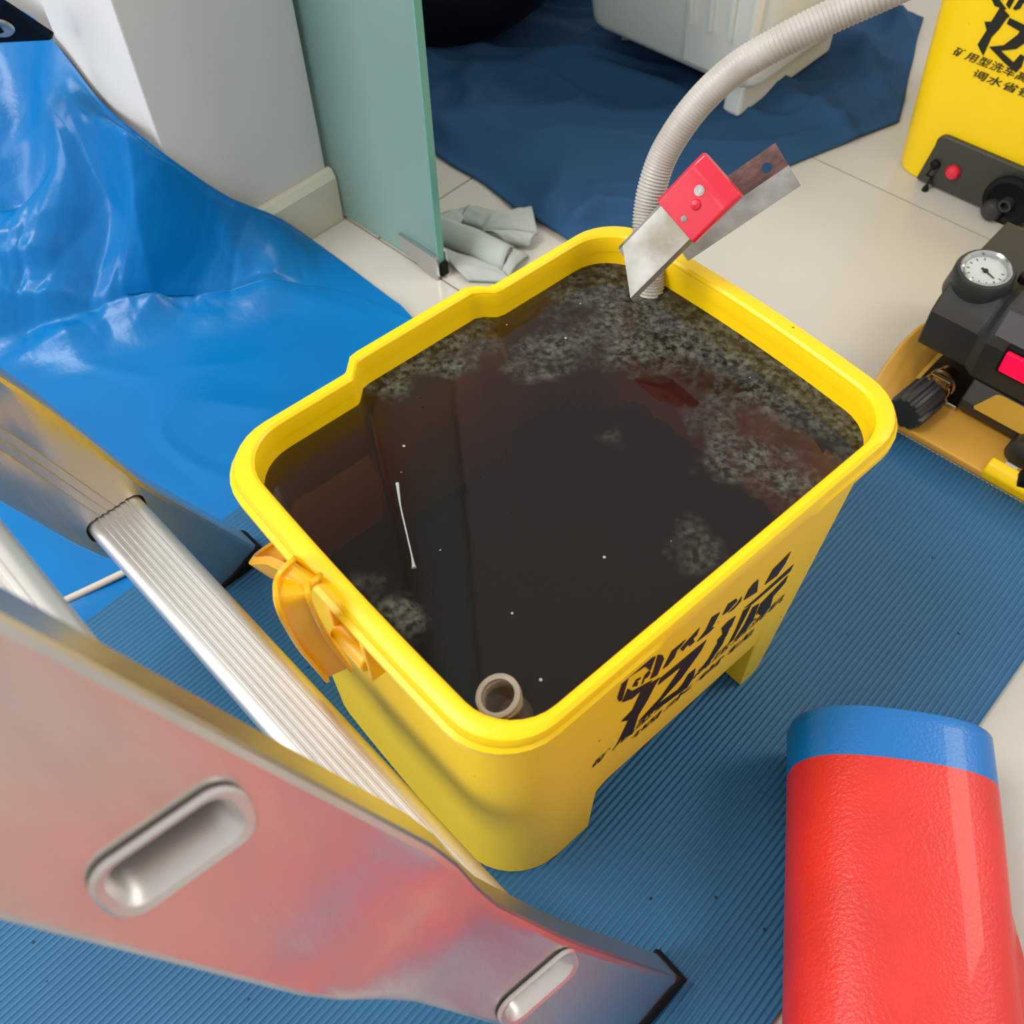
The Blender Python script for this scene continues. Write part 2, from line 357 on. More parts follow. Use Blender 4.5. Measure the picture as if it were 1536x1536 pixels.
# ---------------------------------------------------------------- yellow bucket
H0, ZR = 0.0065, 0.306
def zb(x):                                                   # underside: feet at both ends, an arch between
    if x < 0.203: return H0
    if x < 0.222: return H0 + 0.058 * ss((x - 0.203) / 0.003) + 0.020 * math.sqrt(max(0, 1 - ((0.222 - x) / 0.019) ** 2)) * ss((x - 0.203) / 0.004)
    if x < 0.384: return H0 + 0.078
    if x < 0.388: return H0 + 0.078 * (1 - ss((x - 0.384) / 0.004))
    return H0
def ring(x0, x1, y0, y1, r, z, bl=0.003, brr=0.007, notch=0.0, bottom=False, mid=None, bk=0.0):
    NA = 8; out = []; xm, ym, hy = (x0 + x1) / 2, (y0 + y1) / 2, (y1 - y0) / 2
    xs = [x0 + r + 0.004 + (0.199 - x0 - r - 0.004) * i / 5 for i in range(6)] + [0.203 + 0.0005 * i for i in range(9)] + [0.209 + 0.002 * i for i in range(7)]
    xs += [0.228 + 0.0065 * i for i in range(24)] + [0.384 + 0.001 * i for i in range(5)] + [0.392 + (x1 - r - 0.004 - 0.392) * i / 3 for i in range(4)]
    F = [(x0 + r - r * math.cos(k / NA * math.pi / 2), r - r * math.sin(k / NA * math.pi / 2)) for k in range(NA + 1)]
    F += [(x, 0.0) for x in xs]
    F += [(x1 - r + r * math.sin(k / NA * math.pi / 2), r - r * math.cos(k / NA * math.pi / 2)) for k in range(NA + 1)]
    def dn(x): return notch * (ss((x - 0.215) / 0.016) - ss((x - 0.333) / 0.016))
    sd = [0.15, 0.3, 0.42, 0.5, 0.58, 0.7, 0.85]
    def bow(x, y):
        q = 1 - ((y - ym) / hy) ** 2
        return x - bl * q if x < x0 + r else (x + brr * q if x > x1 - r else x)
    pts = []
    for s in sd: y = (y1 - r) + (y0 + r - y1 + r) * s; pts.append((bow(x0, y), y))
    for x, d in F: pts.append((bow(x, y0 + d), y0 + d))
    for s in sd: y = (y0 + r) + (y1 - r - y0 - r) * s; pts.append((bow(x1, y), y))
    for x, d in reversed(F): pts.append((bow(x, y1 - d), y1 - d + dn(x) + bk * (1 - ((x - xm) / (x1 - xm)) ** 2)))
    return [K(x, y, (zb(x) if bottom else z)) for x, y in pts], len(F), len(sd)
def build_bucket():
    t = thing('yellow_bucket', 'open yellow plastic bucket full of dirty water standing on the ribbed mat', 'bucket', K(0.29, 0.28, H0))
    # outer wall bottom -> outer wall top -> rim underside is a separate part
    X0, X1, Y0, Y1 = 0.1145, 0.4675, 0.1365, 0.4285
    R = []
    ob = dict(x0=0.1195, x1=0.452, y0=0.1555, y1=0.412)
    ot = dict(x0=0.1205, x1=0.4625, y0=0.1500, y1=0.4215)
    def mixd(k): return {q: ob[q] + (ot[q] - ob[q]) * k for q in ob}
    r0, nf, ns = ring(**mixd(0), r=0.050, z=0, bottom=True, notch=0.004)
    R.append(r0)
    for k in (0.35, 0.6, 0.8, 1.0):
        R.append(ring(**mixd(k), r=0.050 - 0.014 * k, z=H0 + (0.290 - H0) * k, notch=0.004 + 0.008 * k)[0])
    V, Fc = loft(R, True, False, False)
    # underside strips
    n = len(r0)
    fi = list(range(ns, ns + nf)); bi = [n - 1 - i for i in range(nf)]
    for i in range(nf - 1): Fc.append((fi[i], fi[i + 1], bi[i + 1], bi[i]))
    Fc.append(tuple([bi[0]] + list(range(0, ns)) + [fi[0]])); Fc.append(tuple([fi[-1]] + list(range(ns + nf, ns + nf + ns)) + [bi[-1]]))
    # inner wall and inner floor
    inn = []
    for k, z in ((1.0, 0.3035), (0.9, 0.27), (0.6, 0.19), (0.34, 0.100)):
        d = mixd(k); d = dict(x0=d['x0'] + 0.0035, x1=d['x1'] - 0.0035, y0=d['y0'] + 0.0035, y1=d['y1'] - 0.0035)
        inn.append(ring(**d, r=0.047 - 0.014 * k, z=z, notch=0.004 + 0.008 * k)[0])
    V2, F2 = loft(inn, True, False, True)
    body = mk('body', *join((V, Fc), (V2, F2)), M_yellow, t, auto=38)
    # rim: rounded top, skirt with thicker corner sections
    prof = [(0.0, 0.2895, 0), (-0.0046, 0.2896, 1), (-0.0056, 0.2908, 1), (-0.0058, 0.2965, 1), (-0.0056, 0.2980, 0), (-0.0056, 0.3010, 0), (-0.0046, 0.3042, 0), (-0.0022, 0.306, 0), (0.0012, 0.306, 0), (0.0030, 0.3045, 0), (0.0040, 0.301, 0), (0.0042, 0.292, 0)]
    RR = []
    for off, z, fl in prof:
        ng = off if off < 0 else 0.0
        d = dict(x0=ot['x0'] + off + 0.9 * ng, x1=ot['x1'] - off - 1.3 * ng, y0=ot['y0'] + off, y1=ot['y1'] - off - 0.25 * ng)
        rg = ring(**d, r=0.036 - off * 0.7, z=z, notch=0.012)[0]
        if fl:
            o2 = 0.0026; d = dict(x0=d['x0'] - o2, x1=d['x1'] + o2, y0=d['y0'] - 0.0016, y1=d['y1'] + o2)
            rg2 = ring(**d, r=0.0385 - off * 0.7, z=z - 0.001, notch=0.012)[0]
            for i, p in enumerate(rg2):
                x, y = p.dot(BX), p.dot(BY)
                front = y < 0.2 and 0.231 < x < 0.366
                side = x > 0.44 and 0.255 < y < 0.315
                if not (front or side): rg[i] = p
        RR.append(rg)
    V, Fc = loft(RR, True, False, False)
    n = len(RR[0]); m = len(RR)
    for j in range(n): k = (j + 1) % n; Fc.append(((m - 1) * n + j, (m - 1) * n + k, k, j))
    rim = mk('rim', V, Fc, M_yellow, t, auto=32)
    # small raised pips on the rim at the sides and the handle lugs
    def lug(x, sx):
        L = []
        for s in (-1, 1):
            y = 0.276 + s * 0.0165
            L.append(boxf(K, min(x, x + sx * 0.013), max(x, x + sx * 0.013), y - 0.0025, y + 0.0025, 0.245, 0.289))
        L.append(lathe([(0.0085, -0.016), (0.0085, 0.016)], K(x + sx * 0.0085, 0.276, 0.262), BY, 18))
        return join(*L)
    mk('handle_lug', *lug(0.117, -1), M_yhandle, t, bevel=0.0012)
    mk('handle_lug', *lug(0.466, 1), M_yhandle, t, bevel=0.0012)
    # strap handle swung down round the back
    path = [UP(x, y, BX, c) for x, y, c in ((506, 1006, 0.101), (490, 985, 0.096), (468, 957, 0.090), (450, 925, 0.085), (438, 898, 0.084), (440, 876, 0.090), (456, 858, 0.100))]
    path += [K(0.109, 0.345, 0.255), K(0.1115, 0.385, 0.215), K(0.1115, 0.425, 0.17), K(0.135, 0.456, 0.13),
            K(0.20, 0.462, 0.118), K(0.30, 0.462, 0.115), K(0.40, 0.462, 0.118), K(0.465, 0.455, 0.13), K(0.492, 0.43, 0.16), K(0.495, 0.39, 0.20), K(0.492, 0.33, 0.24), K(0.486, 0.30, 0.255), K(0.4825, 0.276, 0.262), K(0.4825, 0.262, 0.258)]
    N = 110; PP = [cr(path, i / N) for i in range(N + 1)]
    Ctr = K(0.29, 0.30, 0)
    rings = []; wv = UD(486, 928, 0.66) - UD(440, 952, 0.66)
    for i, p in enumerate(PP):
        tn = (PP[min(i + 1, N)] - PP[max(i - 1, 0)]).normalized()
        wv = (wv - tn * wv.dot(tn)).normalized(); o = tn.cross(wv).normalized()
        if i == 0 and o.dot(CAM - p) < 0: pass
        w = 0.0098; th = 0.0016; fl = 0.0050
        if (tn.cross(wv)).dot(CAM - PP[0]) < 0 and i == 0: sg = -1
        elif i == 0: sg = 1
        sec = [(-w, -th), (-w, fl), (-w + 0.0028, fl), (-w + 0.0028, th), (w - 0.0028, th), (w - 0.0028, fl), (w, fl), (w, -th)]
        rings.append([p + wv * a + o * (sg * b) for a, b in sec])
    mk('handle', *loft(rings), M_yhandle, t, auto=50, bevel=0.0005)
    # printed logo on the front face, raised by a hair
    n3 = (K(1, 0.1500, 0.29) - K(0, 0.1500, 0.29)).cross(K(0, 0.1555, H0) - K(0, 0.1500, 0.29)).normalized()
    if n3.dot(BY) > 0: n3 = -n3
    c3 = K(0, 0.1500, 0.29).dot(n3)
    vup = (K(0, 0.1500, 0.29) - K(0, 0.1555, H0)).normalized()
    L = [((195,1050),(235,930),(290,885),(385,815),(400,800),(440,785),(405,878),(372,850),(290,905),(266,922),(240,1010),(225,1065),(205,1075)),
         ((455,775),(485,778),(493,800),(450,905),(405,930),(425,880)), ((225,1080),(262,992),(290,1008),(420,937),(395,965),(330,1020),(290,1055)),
         ((290,980),(315,935),(345,920),(340,932),(320,944),(314,957),(330,948),(326,958),(309,967),(304,976),(326,963),(320,975)),
         ((348,965),(372,905),(400,876),(407,890),(386,920),(370,928),(360,955)),
         ((486,866),(545,750),(632,678),(606,716),(578,745),(560,790),(515,845)), ((598,738),(640,690),(722,602),(702,650),(680,672),(690,690),(655,722),(648,708),(612,752)),
         ((704,692),(760,620),(800,535),(852,503),(815,575),(795,604),(815,598),(785,630)), ((868,522),(905,450),(957,416),(962,432),(935,460),(905,495)),
         ((903,508),(960,450),(992,403),(985,432),(940,482)), ((1004,426),(1035,360),(1070,315),(1098,297),(1088,373),(1050,396)), ((1138,327),(1190,230),(1305,115),(1270,190),(1215,270)),
         ((205,1322),(265,1195),(220,1202),(290,1130),(350,1000),(380,975),(468,920),(440,962),(390,1060),(330,1160),(290,1282)),
         ((456,968),(472,925),(765,680),(730,750),(600,930),(452,1092),(598,988),(650,900),(695,863),(680,922),(640,985),(510,1080),(330,1202),(470,1050),(585,885),(604,850)),
         ((862,606),(905,560),(952,528),(925,592),(870,648)), ((835,682),(880,632),(917,598),(892,655),(835,706)), ((725,872),(780,800),(828,712),(890,650),(868,705),(800,802),(760,852)),
         ((1008,477),(1100,400),(1322,198),(1300,242),(1150,372),(1060,450)), ((905,708),(950,620),(1003,492),(1050,460),(1000,560),(940,672)),
         ((945,682),(1010,580),(1062,472),(1102,448),(1062,556),(1082,540),(1040,582)), ((1082,520),(1112,450),(1150,410),(1287,268),(1270,312),(1192,402),(1172,470),(1130,520),(1095,517),(1104,492))]
    polys = [[UP(880 + X / 4.268, 800 + Y / 4.268, n3, c3) for X, Y in q] for q in L]
    decal = lambda P, nn: ([p + nn * 0.0001 for p in P] + [p + nn * 0.0005 for p in P], None)
    def prism(P, nn, lo=0.0001, hi=0.0005):
        m = len(P); return [p + nn * lo for p in P] + [p + nn * hi for p in P], [tuple(range(m))[::-1], tuple(range(m, 2 * m))] + [(i, (i + 1) % m, m + (i + 1) % m, m + i) for i in range(m)]
    mk('printed_logo', *join(*[prism(q, n3) for q in polys]), M_black, t, smooth=False)
    def uv(p): return (p.dot(BX), (p - K(0, 0.1555, H0)).dot(vup))
    # small print in two slanted lines
    def textpoly(s):
        c = bpy.data.curves.new('print', 'FONT'); c.body = s; c.size = 1.0; c.space_character = 1.05; c.offset = 0.012
        o = bpy.data.objects.new('print', c); COL.objects.link(o)
        me = bpy.data.meshes.new_from_object(o.evaluated_get(bpy.context.evaluated_depsgraph_get()))
        V = [(v.co.x, v.co.y) for v in me.vertices]; Fc = [tuple(p.vertices) for p in me.polygons]
        bpy.data.objects.remove(o); bpy.data.meshes.remove(me); return V, Fc
    global TXT
    TXT = [textpoly('矿用型洗车高压清洗机'), textpoly('调水省钱')]
    o0 = uv(UP(880 + 20 / 4.268, 800 + 1512 / 4.268, n3, c3)); o1 = uv(UP(880 + 1250 / 4.268, 800 + 425 / 4.268, n3, c3))
    q0 = uv(UP(880 + 262 / 4.268, 800 + 1345 / 4.268, n3, c3)); q1 = uv(UP(880 + 1058 / 4.268, 800 + 640 / 4.268, n3, c3))
    parts = []
    for (V, Fc), a, b, hh in ((TXT[0], o0, o1, 0.0115), (TXT[1], q0, q1, 0.0105)):
        wd_ = max(v[0] for v in V); du = Vector((b[0] - a[0], b[1] - a[1]))
        pts = []
        for x, y in V:
            q = Vector(a) + du * (x / wd_) + Vector((0.35 * hh * y, hh * y))
            pts.append(K(0, 0.1555, H0) + BX * q.x + vup * q.y + n3 * 0.0004)
        parts.append((pts, Fc))
    mk('small_print', *join(*parts), M_black, t, smooth=False)
    return [[uv(p) for p in q] for q in polys]
LOGO = build_bucket()

# dirty water in the bucket
def m_water():
    m = bpy.data.materials.new('dirty_water'); m.use_nodes = True; nt = m.node_tree; N = nt.nodes; L = nt.links; N.clear()
    out = N.new('ShaderNodeOutputMaterial')
    tc = N.new('ShaderNodeTexCoord')
    tr = N.new('ShaderNodeBsdfTransparent')
    mu = N.new('ShaderNodeBsdfDiffuse'); mu.inputs[0].default_value = (*lin((66, 52, 46)), 1)
    m1 = N.new('ShaderNodeMixShader'); m1.inputs[0].default_value = 0.14; L.new(tr.outputs[0], m1.inputs[1]); L.new(mu.outputs[0], m1.inputs[2])
    # floating scum: broad patches broken up by fine specks
    n1 = N.new('ShaderNodeTexNoise'); n1.inputs['Scale'].default_value = 13; n1.inputs['Detail'].default_value = 7; n1.inputs['Distortion'].default_value = 0.5
    n2 = N.new('ShaderNodeTexNoise'); n2.inputs['Scale'].default_value = 240; n2.inputs['Detail'].default_value = 3
    n3 = N.new('ShaderNodeTexNoise'); n3.inputs['Scale'].default_value = 60; n3.inputs['Detail'].default_value = 5
    for n in (n1, n2, n3): L.new(tc.outputs['Object'], n.inputs[0])
    at = N.new('ShaderNodeAttribute'); at.attribute_name = 'scum'
    ad = N.new('ShaderNodeMath'); ad.operation = 'ADD'; L.new(n1.outputs[0], ad.inputs[0]); L.new(at.outputs['Fac'], ad.inputs[1])
    r1 = N.new('ShaderNodeMapRange'); r1.inputs[1].default_value = 0.98; r1.inputs[2].default_value = 1.12; L.new(ad.outputs[0], r1.inputs[0])
    r2 = N.new('ShaderNodeMapRange'); r2.inputs[1].default_value = 0.30; r2.inputs[2].default_value = 0.62; r2.inputs[3].default_value = 0.35; L.new(n3.outputs[0], r2.inputs[0])
    mm = N.new('ShaderNodeMath'); mm.operation = 'MULTIPLY'; L.new(r1.outputs[0], mm.inputs[0]); L.new(r2.outputs[0], mm.inputs[1])
    sc = N.new('ShaderNodeValToRGB'); e = sc.color_ramp.elements; e[0].position = 0.36; e[0].color = (*lin((28, 27, 22)), 1); e[1].position = 0.66; e[1].color = (*lin((92, 92, 82)), 1); L.new(n2.outputs[0], sc.inputs[0])
    sd = N.new('ShaderNodeBsdfDiffuse'); L.new(sc.outputs[0], sd.inputs[0])
    m2 = N.new('ShaderNodeMixShader'); L.new(mm.outputs[0], m2.inputs[0]); L.new(m1.outputs[0], m2.inputs[1]); L.new(sd.outputs[0], m2.inputs[2])
    vo = N.new('ShaderNodeTexVoronoi'); vo.inputs['Scale'].default_value = 70; L.new(tc.outputs['Object'], vo.inputs[0])
    v1 = N.new('ShaderNodeMath'); v1.operation = 'LESS_THAN'; v1.inputs[1].default_value = 0.07; L.new(vo.outputs['Distance'], v1.inputs[0])
    v3 = N.new('ShaderNodeSeparateColor'); L.new(vo.outputs['Color'], v3.inputs[0])
    v2 = N.new('ShaderNodeMath'); v2.operation = 'GREATER_THAN'; v2.inputs[1].default_value = 0.84; L.new(v3.outputs[0], v2.inputs[0])
    v4 = N.new('ShaderNodeMath'); v4.operation = 'MULTIPLY'; L.new(v1.outputs[0], v4.inputs[0]); L.new(v2.outputs[0], v4.inputs[1])
    wh = N.new('ShaderNodeBsdfDiffuse'); wh.inputs[0].default_value = (0.35, 0.35, 0.32, 1)
    m26 = N.new('ShaderNodeMixShader'); L.new(v4.outputs[0], m26.inputs[0]); L.new(m2.outputs[0], m26.inputs[1]); L.new(wh.outputs[0], m26.inputs[2]); m2 = m26
    gl = N.new('ShaderNodeBsdfGlossy'); gl.inputs['Roughness'].default_value = 0.03; gl.inputs[0].default_value = (1, 1, 1, 1)
    fr = N.new('ShaderNodeFresnel'); fr.inputs[0].default_value = 1.36
    bp = N.new('ShaderNodeBump'); bp.inputs['Strength'].default_value = 0.05; bp.inputs['Distance'].default_value = 0.001; L.new(n3.outputs[0], bp.inputs['Height'])
    L.new(bp.outputs[0], gl.inputs['Normal'])
    m3 = N.new('ShaderNodeMixShader'); L.new(fr.outputs[0], m3.inputs[0]); L.new(m2.outputs[0], m3.inputs[1]); L.new(gl.outputs[0], m3.inputs[2])
    L.new(m3.outputs[0], out.inputs['Surface'])
    va = N.new('ShaderNodeVolumeAbsorption'); va.inputs['Color'].default_value = (0.80, 0.56, 0.05, 1); va.inputs['Density'].default_value = 27
    L.new(va.outputs[0], out.inputs['Volume'])
    s = bpy.data.materials.new('water_side'); s.use_nodes = True; nt = s.node_tree; N = nt.nodes; L = nt.links; N.clear()
    out = N.new('ShaderNodeOutputMaterial'); tr = N.new('ShaderNodeBsdfTransparent'); L.new(tr.outputs[0], out.inputs[0])
    va = N.new('ShaderNodeVolumeAbsorption'); va.inputs['Color'].default_value = (0.80, 0.56, 0.05, 1); va.inputs['Density'].default_value = 27; L.new(va.outputs[0], out.inputs['Volume'])
    return m, s
def build_water():
    ZW = 0.281
    ob = dict(x0=0.1195, x1=0.452, y0=0.1555, y1=0.412); ot = dict(x0=0.1205, x1=0.4625, y0=0.1500, y1=0.4215)
    def rg(k, z, ins=0.0038):
        d = {q: ob[q] + (ot[q] - ob[q]) * k for q in ob}
        return ring(x0=d['x0'] + ins, x1=d['x1'] - ins, y0=d['y0'] + ins, y1=d['y1'] - ins, r=0.047 - 0.014 * k, z=z, notch=0.004 + 0.008 * k)[0]
    bot, top = rg(0.36, 0.103), rg(0.95, ZW)
    n = len(top); ctr = K(0.29, 0.28, ZW)
    rings = [bot, top]; ks = [0.985, 0.95, 0.9, 0.84, 0.77, 0.7, 0.6, 0.5, 0.4, 0.3, 0.2, 0.1]
    for k in ks: rings.append([ctr + (p - ctr) * k for p in top])
    V, Fc = loft(rings, True, True, True)
    o = mk('dirty_water', V, Fc, list(m_water()), None, auto=180, smooth=False)
    tag(o, 'murky dark water with floating scum filling the yellow bucket', 'water')
    at = o.data.attributes.new('scum', 'FLOAT', 'POINT')
    # patches of scum (bucket frame): x, y, radius, strength
    blobs = [(0.245, 0.425, 0.030, 0.60), (0.285, 0.425, 0.035, 0.62), (0.320, 0.418, 0.030, 0.5), (0.40, 0.40, 0.045, 0.55), (0.44, 0.36, 0.06, 0.62), (0.41, 0.34, 0.055, 0.55), (0.45, 0.30, 0.06, 0.60), (0.455, 0.24, 0.06, 0.60),
             (0.44, 0.19, 0.07, 0.62), (0.40, 0.165, 0.05, 0.58), (0.355, 0.17, 0.045, 0.52), (0.31, 0.17, 0.04, 0.48), (0.395, 0.26, 0.05, 0.5), (0.38, 0.21, 0.05, 0.52), (0.36, 0.36, 0.05, 0.46), (0.128, 0.30, 0.02, 0.55), (0.130, 0.26, 0.02, 0.55), (0.131, 0.345, 0.015, 0.5), (0.34, 0.30, 0.05, 0.36), (0.20, 0.42, 0.014, 0.35)]
    vals = []
    for v in o.data.vertices:
        x, y = v.co.dot(BX), v.co.dot(BY); s = 0.18
        for bx, by, r, st in blobs: s = max(s, (st + 0.10) * max(0, 1 - ((x - bx) ** 2 + (y - by) ** 2) / (3.2 * r * r)))
        vals.append(s)
    at.data.foreach_set('value', vals)
    for p in o.data.polygons:
        zz = [o.data.vertices[i].co.z for i in p.vertices]; p.material_index = 0 if min(zz) > ZW - 0.002 else 1
build_water()
P = [U(596, 725, 0.2814), U(601, 760, 0.2814), U(610, 800, 0.2814), U(618, 835, 0.2814), U(621, 852, 0.2814)]
tag(mk('floating_fibre', *tube([cr(P, i / 24) for i in range(25)], lambda i: 0.0005 + 0.0011 * max(0, (i - 16) / 8) ** 2 + 0.0007 * max(0, (6 - i) / 6), 8), M_rag), 'thin pale fibre floating on the dirty bucket water', 'fibre')
cp = mk('clear_plastic_cap', *lathe([(0.0, -0.03), (0.0105, -0.03), (0.0105, -0.002), (0.0128, -0.002), (0.0130, 0.003), (0.0115, 0.0036), (0.0098, 0.003), (0.0094, -0.026), (0.0, -0.026)], U(749, 1046, 0.288), (Z * 1.0 - BX * 0.28 + BY * 0.15), 32), M_clear)
tag(cp, 'small clear plastic cap floating in the corner of the dirty water', 'cap')

# ---------------------------------------------------------------- drain hose
P = [UD(962, 520, 0.80), UD(970, 465, 0.752), UD(975, 415, 0.735), UD(970, 365, 0.725), UD(973, 310, 0.715), UD(988, 250, 0.70), UD(1014, 200, 0.685), UD(1052, 150, 0.67), UD(1102, 104, 0.655), UD(1165, 66, 0.64), UD(1240, 28, 0.63), UD(1320, -8, 0.62), UD(1410, -50, 0.62), UD(1520, -110, 0.63)]
NS = 900; HP = [cr(P, i / NS) for i in range(NS + 1)]
tag(mk('drain_hose', *tube(HP, lambda i: 0.0106 + 0.0007 * math.sin(i * 2 * math.pi / 6.0) * (1.0 if i < 300 else (max(0.12, 1 - (i - 300) / 70) if i < 560 else min(0.6, 0.12 + (i - 560) / 150))), 20), M_hose, auto=180),
    'grey corrugated drain hose dipping into the bucket of dirty water', 'hose')

# ---------------------------------------------------------------- metal clamp with red sleeve on the bucket rim
def plate(P0, P1, wvec, w0, w1, th, tip=0.0, n=14, curl=0.004, tn=None):
    d = (P1 - P0).normalized(); wv = (wvec - d * wvec.dot(d)).normalized(); nn = d.cross(wv).normalized()
    if nn.z < 0: nn = -nn
    rings = []
    for i in range(n + 1):
        k = i / n; p = P0.lerp(P1, k); w = w0 + (w1 - w0) * k
        cs = []
        for s in (-1, -0.86, -0.5, 0, 0.5, 0.86, 1):
            dn = -curl * (abs(s) > 0.9)
            cs.append(p + wv * (s * w) + nn * dn - d * (tip * (1 - k) * (s + 0.0) if i == 0 else 0))
        rings.append([q + nn * th for q in cs] + [q for q in reversed(cs)])
    return loft(rings), d, wv, nn
def build_clamp():
    root = thing('spring_clamp', 'rusty metal clamp with a red sleeve gripping the bucket rim by the hose', 'clamp', U(1010, 395, 0.306))
    a0, a1 = UD(941, 408, 0.690), UD(1078, 268, 0.640)
    wv = _r * 0.66 + _u * -0.75
    wv = UD(1065, 300, 0.65) - UD(1025, 245, 0.65)
    (g, d, w, nn) = plate(a0, a1, wv, 0.0175, 0.0175, 0.0016, tip=0.012)
    mk('jaw_plate', *g, M_steelc, root, auto=30)
    s0, s1 = a0.lerp(a1, 0.56), a1 + d * 0.004
    # sleeve: closed flat tube over the end
    rings = []
    for k in (0.0, 0.03, 0.5, 0.78, 0.82, 0.985, 1.0):
        p = s0.lerp(s1, k); sc = 1.0 if k < 0.99 else 0.93; hgt = 0.0042 - 0.0022 * ss((k - 0.78) / 0.15)
        lo = -0.006 * sc
        rings.append([p + w * (-0.0195 * sc) + nn * (lo + 0.001), p + w * (-0.0195 * sc) + nn * (hgt - 0.0015), p + w * (-0.0175 * sc) + nn * hgt, p + w * (0.0175 * sc) + nn * hgt, p + w * (0.0195 * sc) + nn * (hgt - 0.0015), p + w * (0.0195 * sc) + nn * (lo + 0.001), p + w * (0.017 * sc) + nn * lo, p + w * (-0.017 * sc) + nn * lo])
    sl = mk('red_sleeve', *loft(rings), M_red, root, auto=30, bevel=0.001)
    mk('raised_bead', *lathe([(0.0, 0.0), (0.004, 0.0), (0.0032, 0.0014), (0.0, 0.0022)], s0.lerp(s1, 0.42) + nn * 0.004 + w * 0.002, nn, 16), M_red, sl)
    mk('rivet_hole', *lathe([(0.0, 0.0), (0.0036, 0.0), (0.0036, 0.0006), (0.0, 0.0006)], s0.lerp(s1, 0.6) + nn * 0.004 - w * 0.003, nn, 16), M_steel, sl)
    mk('rivet_hole', *lathe([(0.0, 0.0), (0.0022, 0.0), (0.0022, 0.0006), (0.0, 0.0006)], s0.lerp(s1, 0.14) + nn * 0.004 + w * 0.003, nn, 14), M_steel, sl)
    b0, b1 = UD(1012, 362, 0.700), UD(1182, 246, 0.665)
    wl = UD(1110, 320, 0.68) - UD(1080, 275, 0.68)
    d2 = (b1 - b0).normalized(); w2 = (wl - d2 * wl.dot(d2)).normalized(); n2 = d2.cross(w2).normalized(); n2 = n2 if n2.z > 0 else -n2
    def strip(w0, w1, n0, n1, k1):
        R = []
        for i in range(13):
            k = i / 12 * k1; p = b0.lerp(b1, k); e = 0.0 if i < 12 else 1.0
            q = [p + w2 * w0 + n2 * n0, p + w2 * ((w0 + w1) / 2) + n2 * ((n0 + n1) / 2 + 0.0008), p + w2 * w1 + n2 * n1]
            R.append(q + [x - n2 * 0.0015 for x in reversed(q)])
        return loft(R)
    lv = mk('lever_plate', *strip(-0.0170, 0.0010, 0.0, 0.0, 1.0), M_rust, root, auto=30)
    mk('lever_flange', *strip(0.0010, 0.0165, 0.0004, -0.006, 1.0), M_galv, root, auto=30)
    carve(lv, lathe([(0.0035, -0.006), (0.0035, 0.006)], b0.lerp(b1, 0.86) - w2 * 0.006, n2, 20))
    # pivot link joining both plates and the lower jaw under the rim
    pv = (a0.lerp(a1, 0.45) + b0.lerp(b1, 0.05)) / 2
    v1, v2 = a0.lerp(a1, 0.5) - nn * 0.001, b0.lerp(b1, 0.18)
    mk('pivot_link', *tube([v1.lerp(v2, i / 4) for i in range(5)], 0.005, 14), M_steel, root)
    (g, _, _, _) = plate(b0 + d2 * 0.01, b0 - d2 * 0.035 - Z * 0.012, w2, 0.0165, 0.012, 0.0016, curl=0.004)
build_clamp()

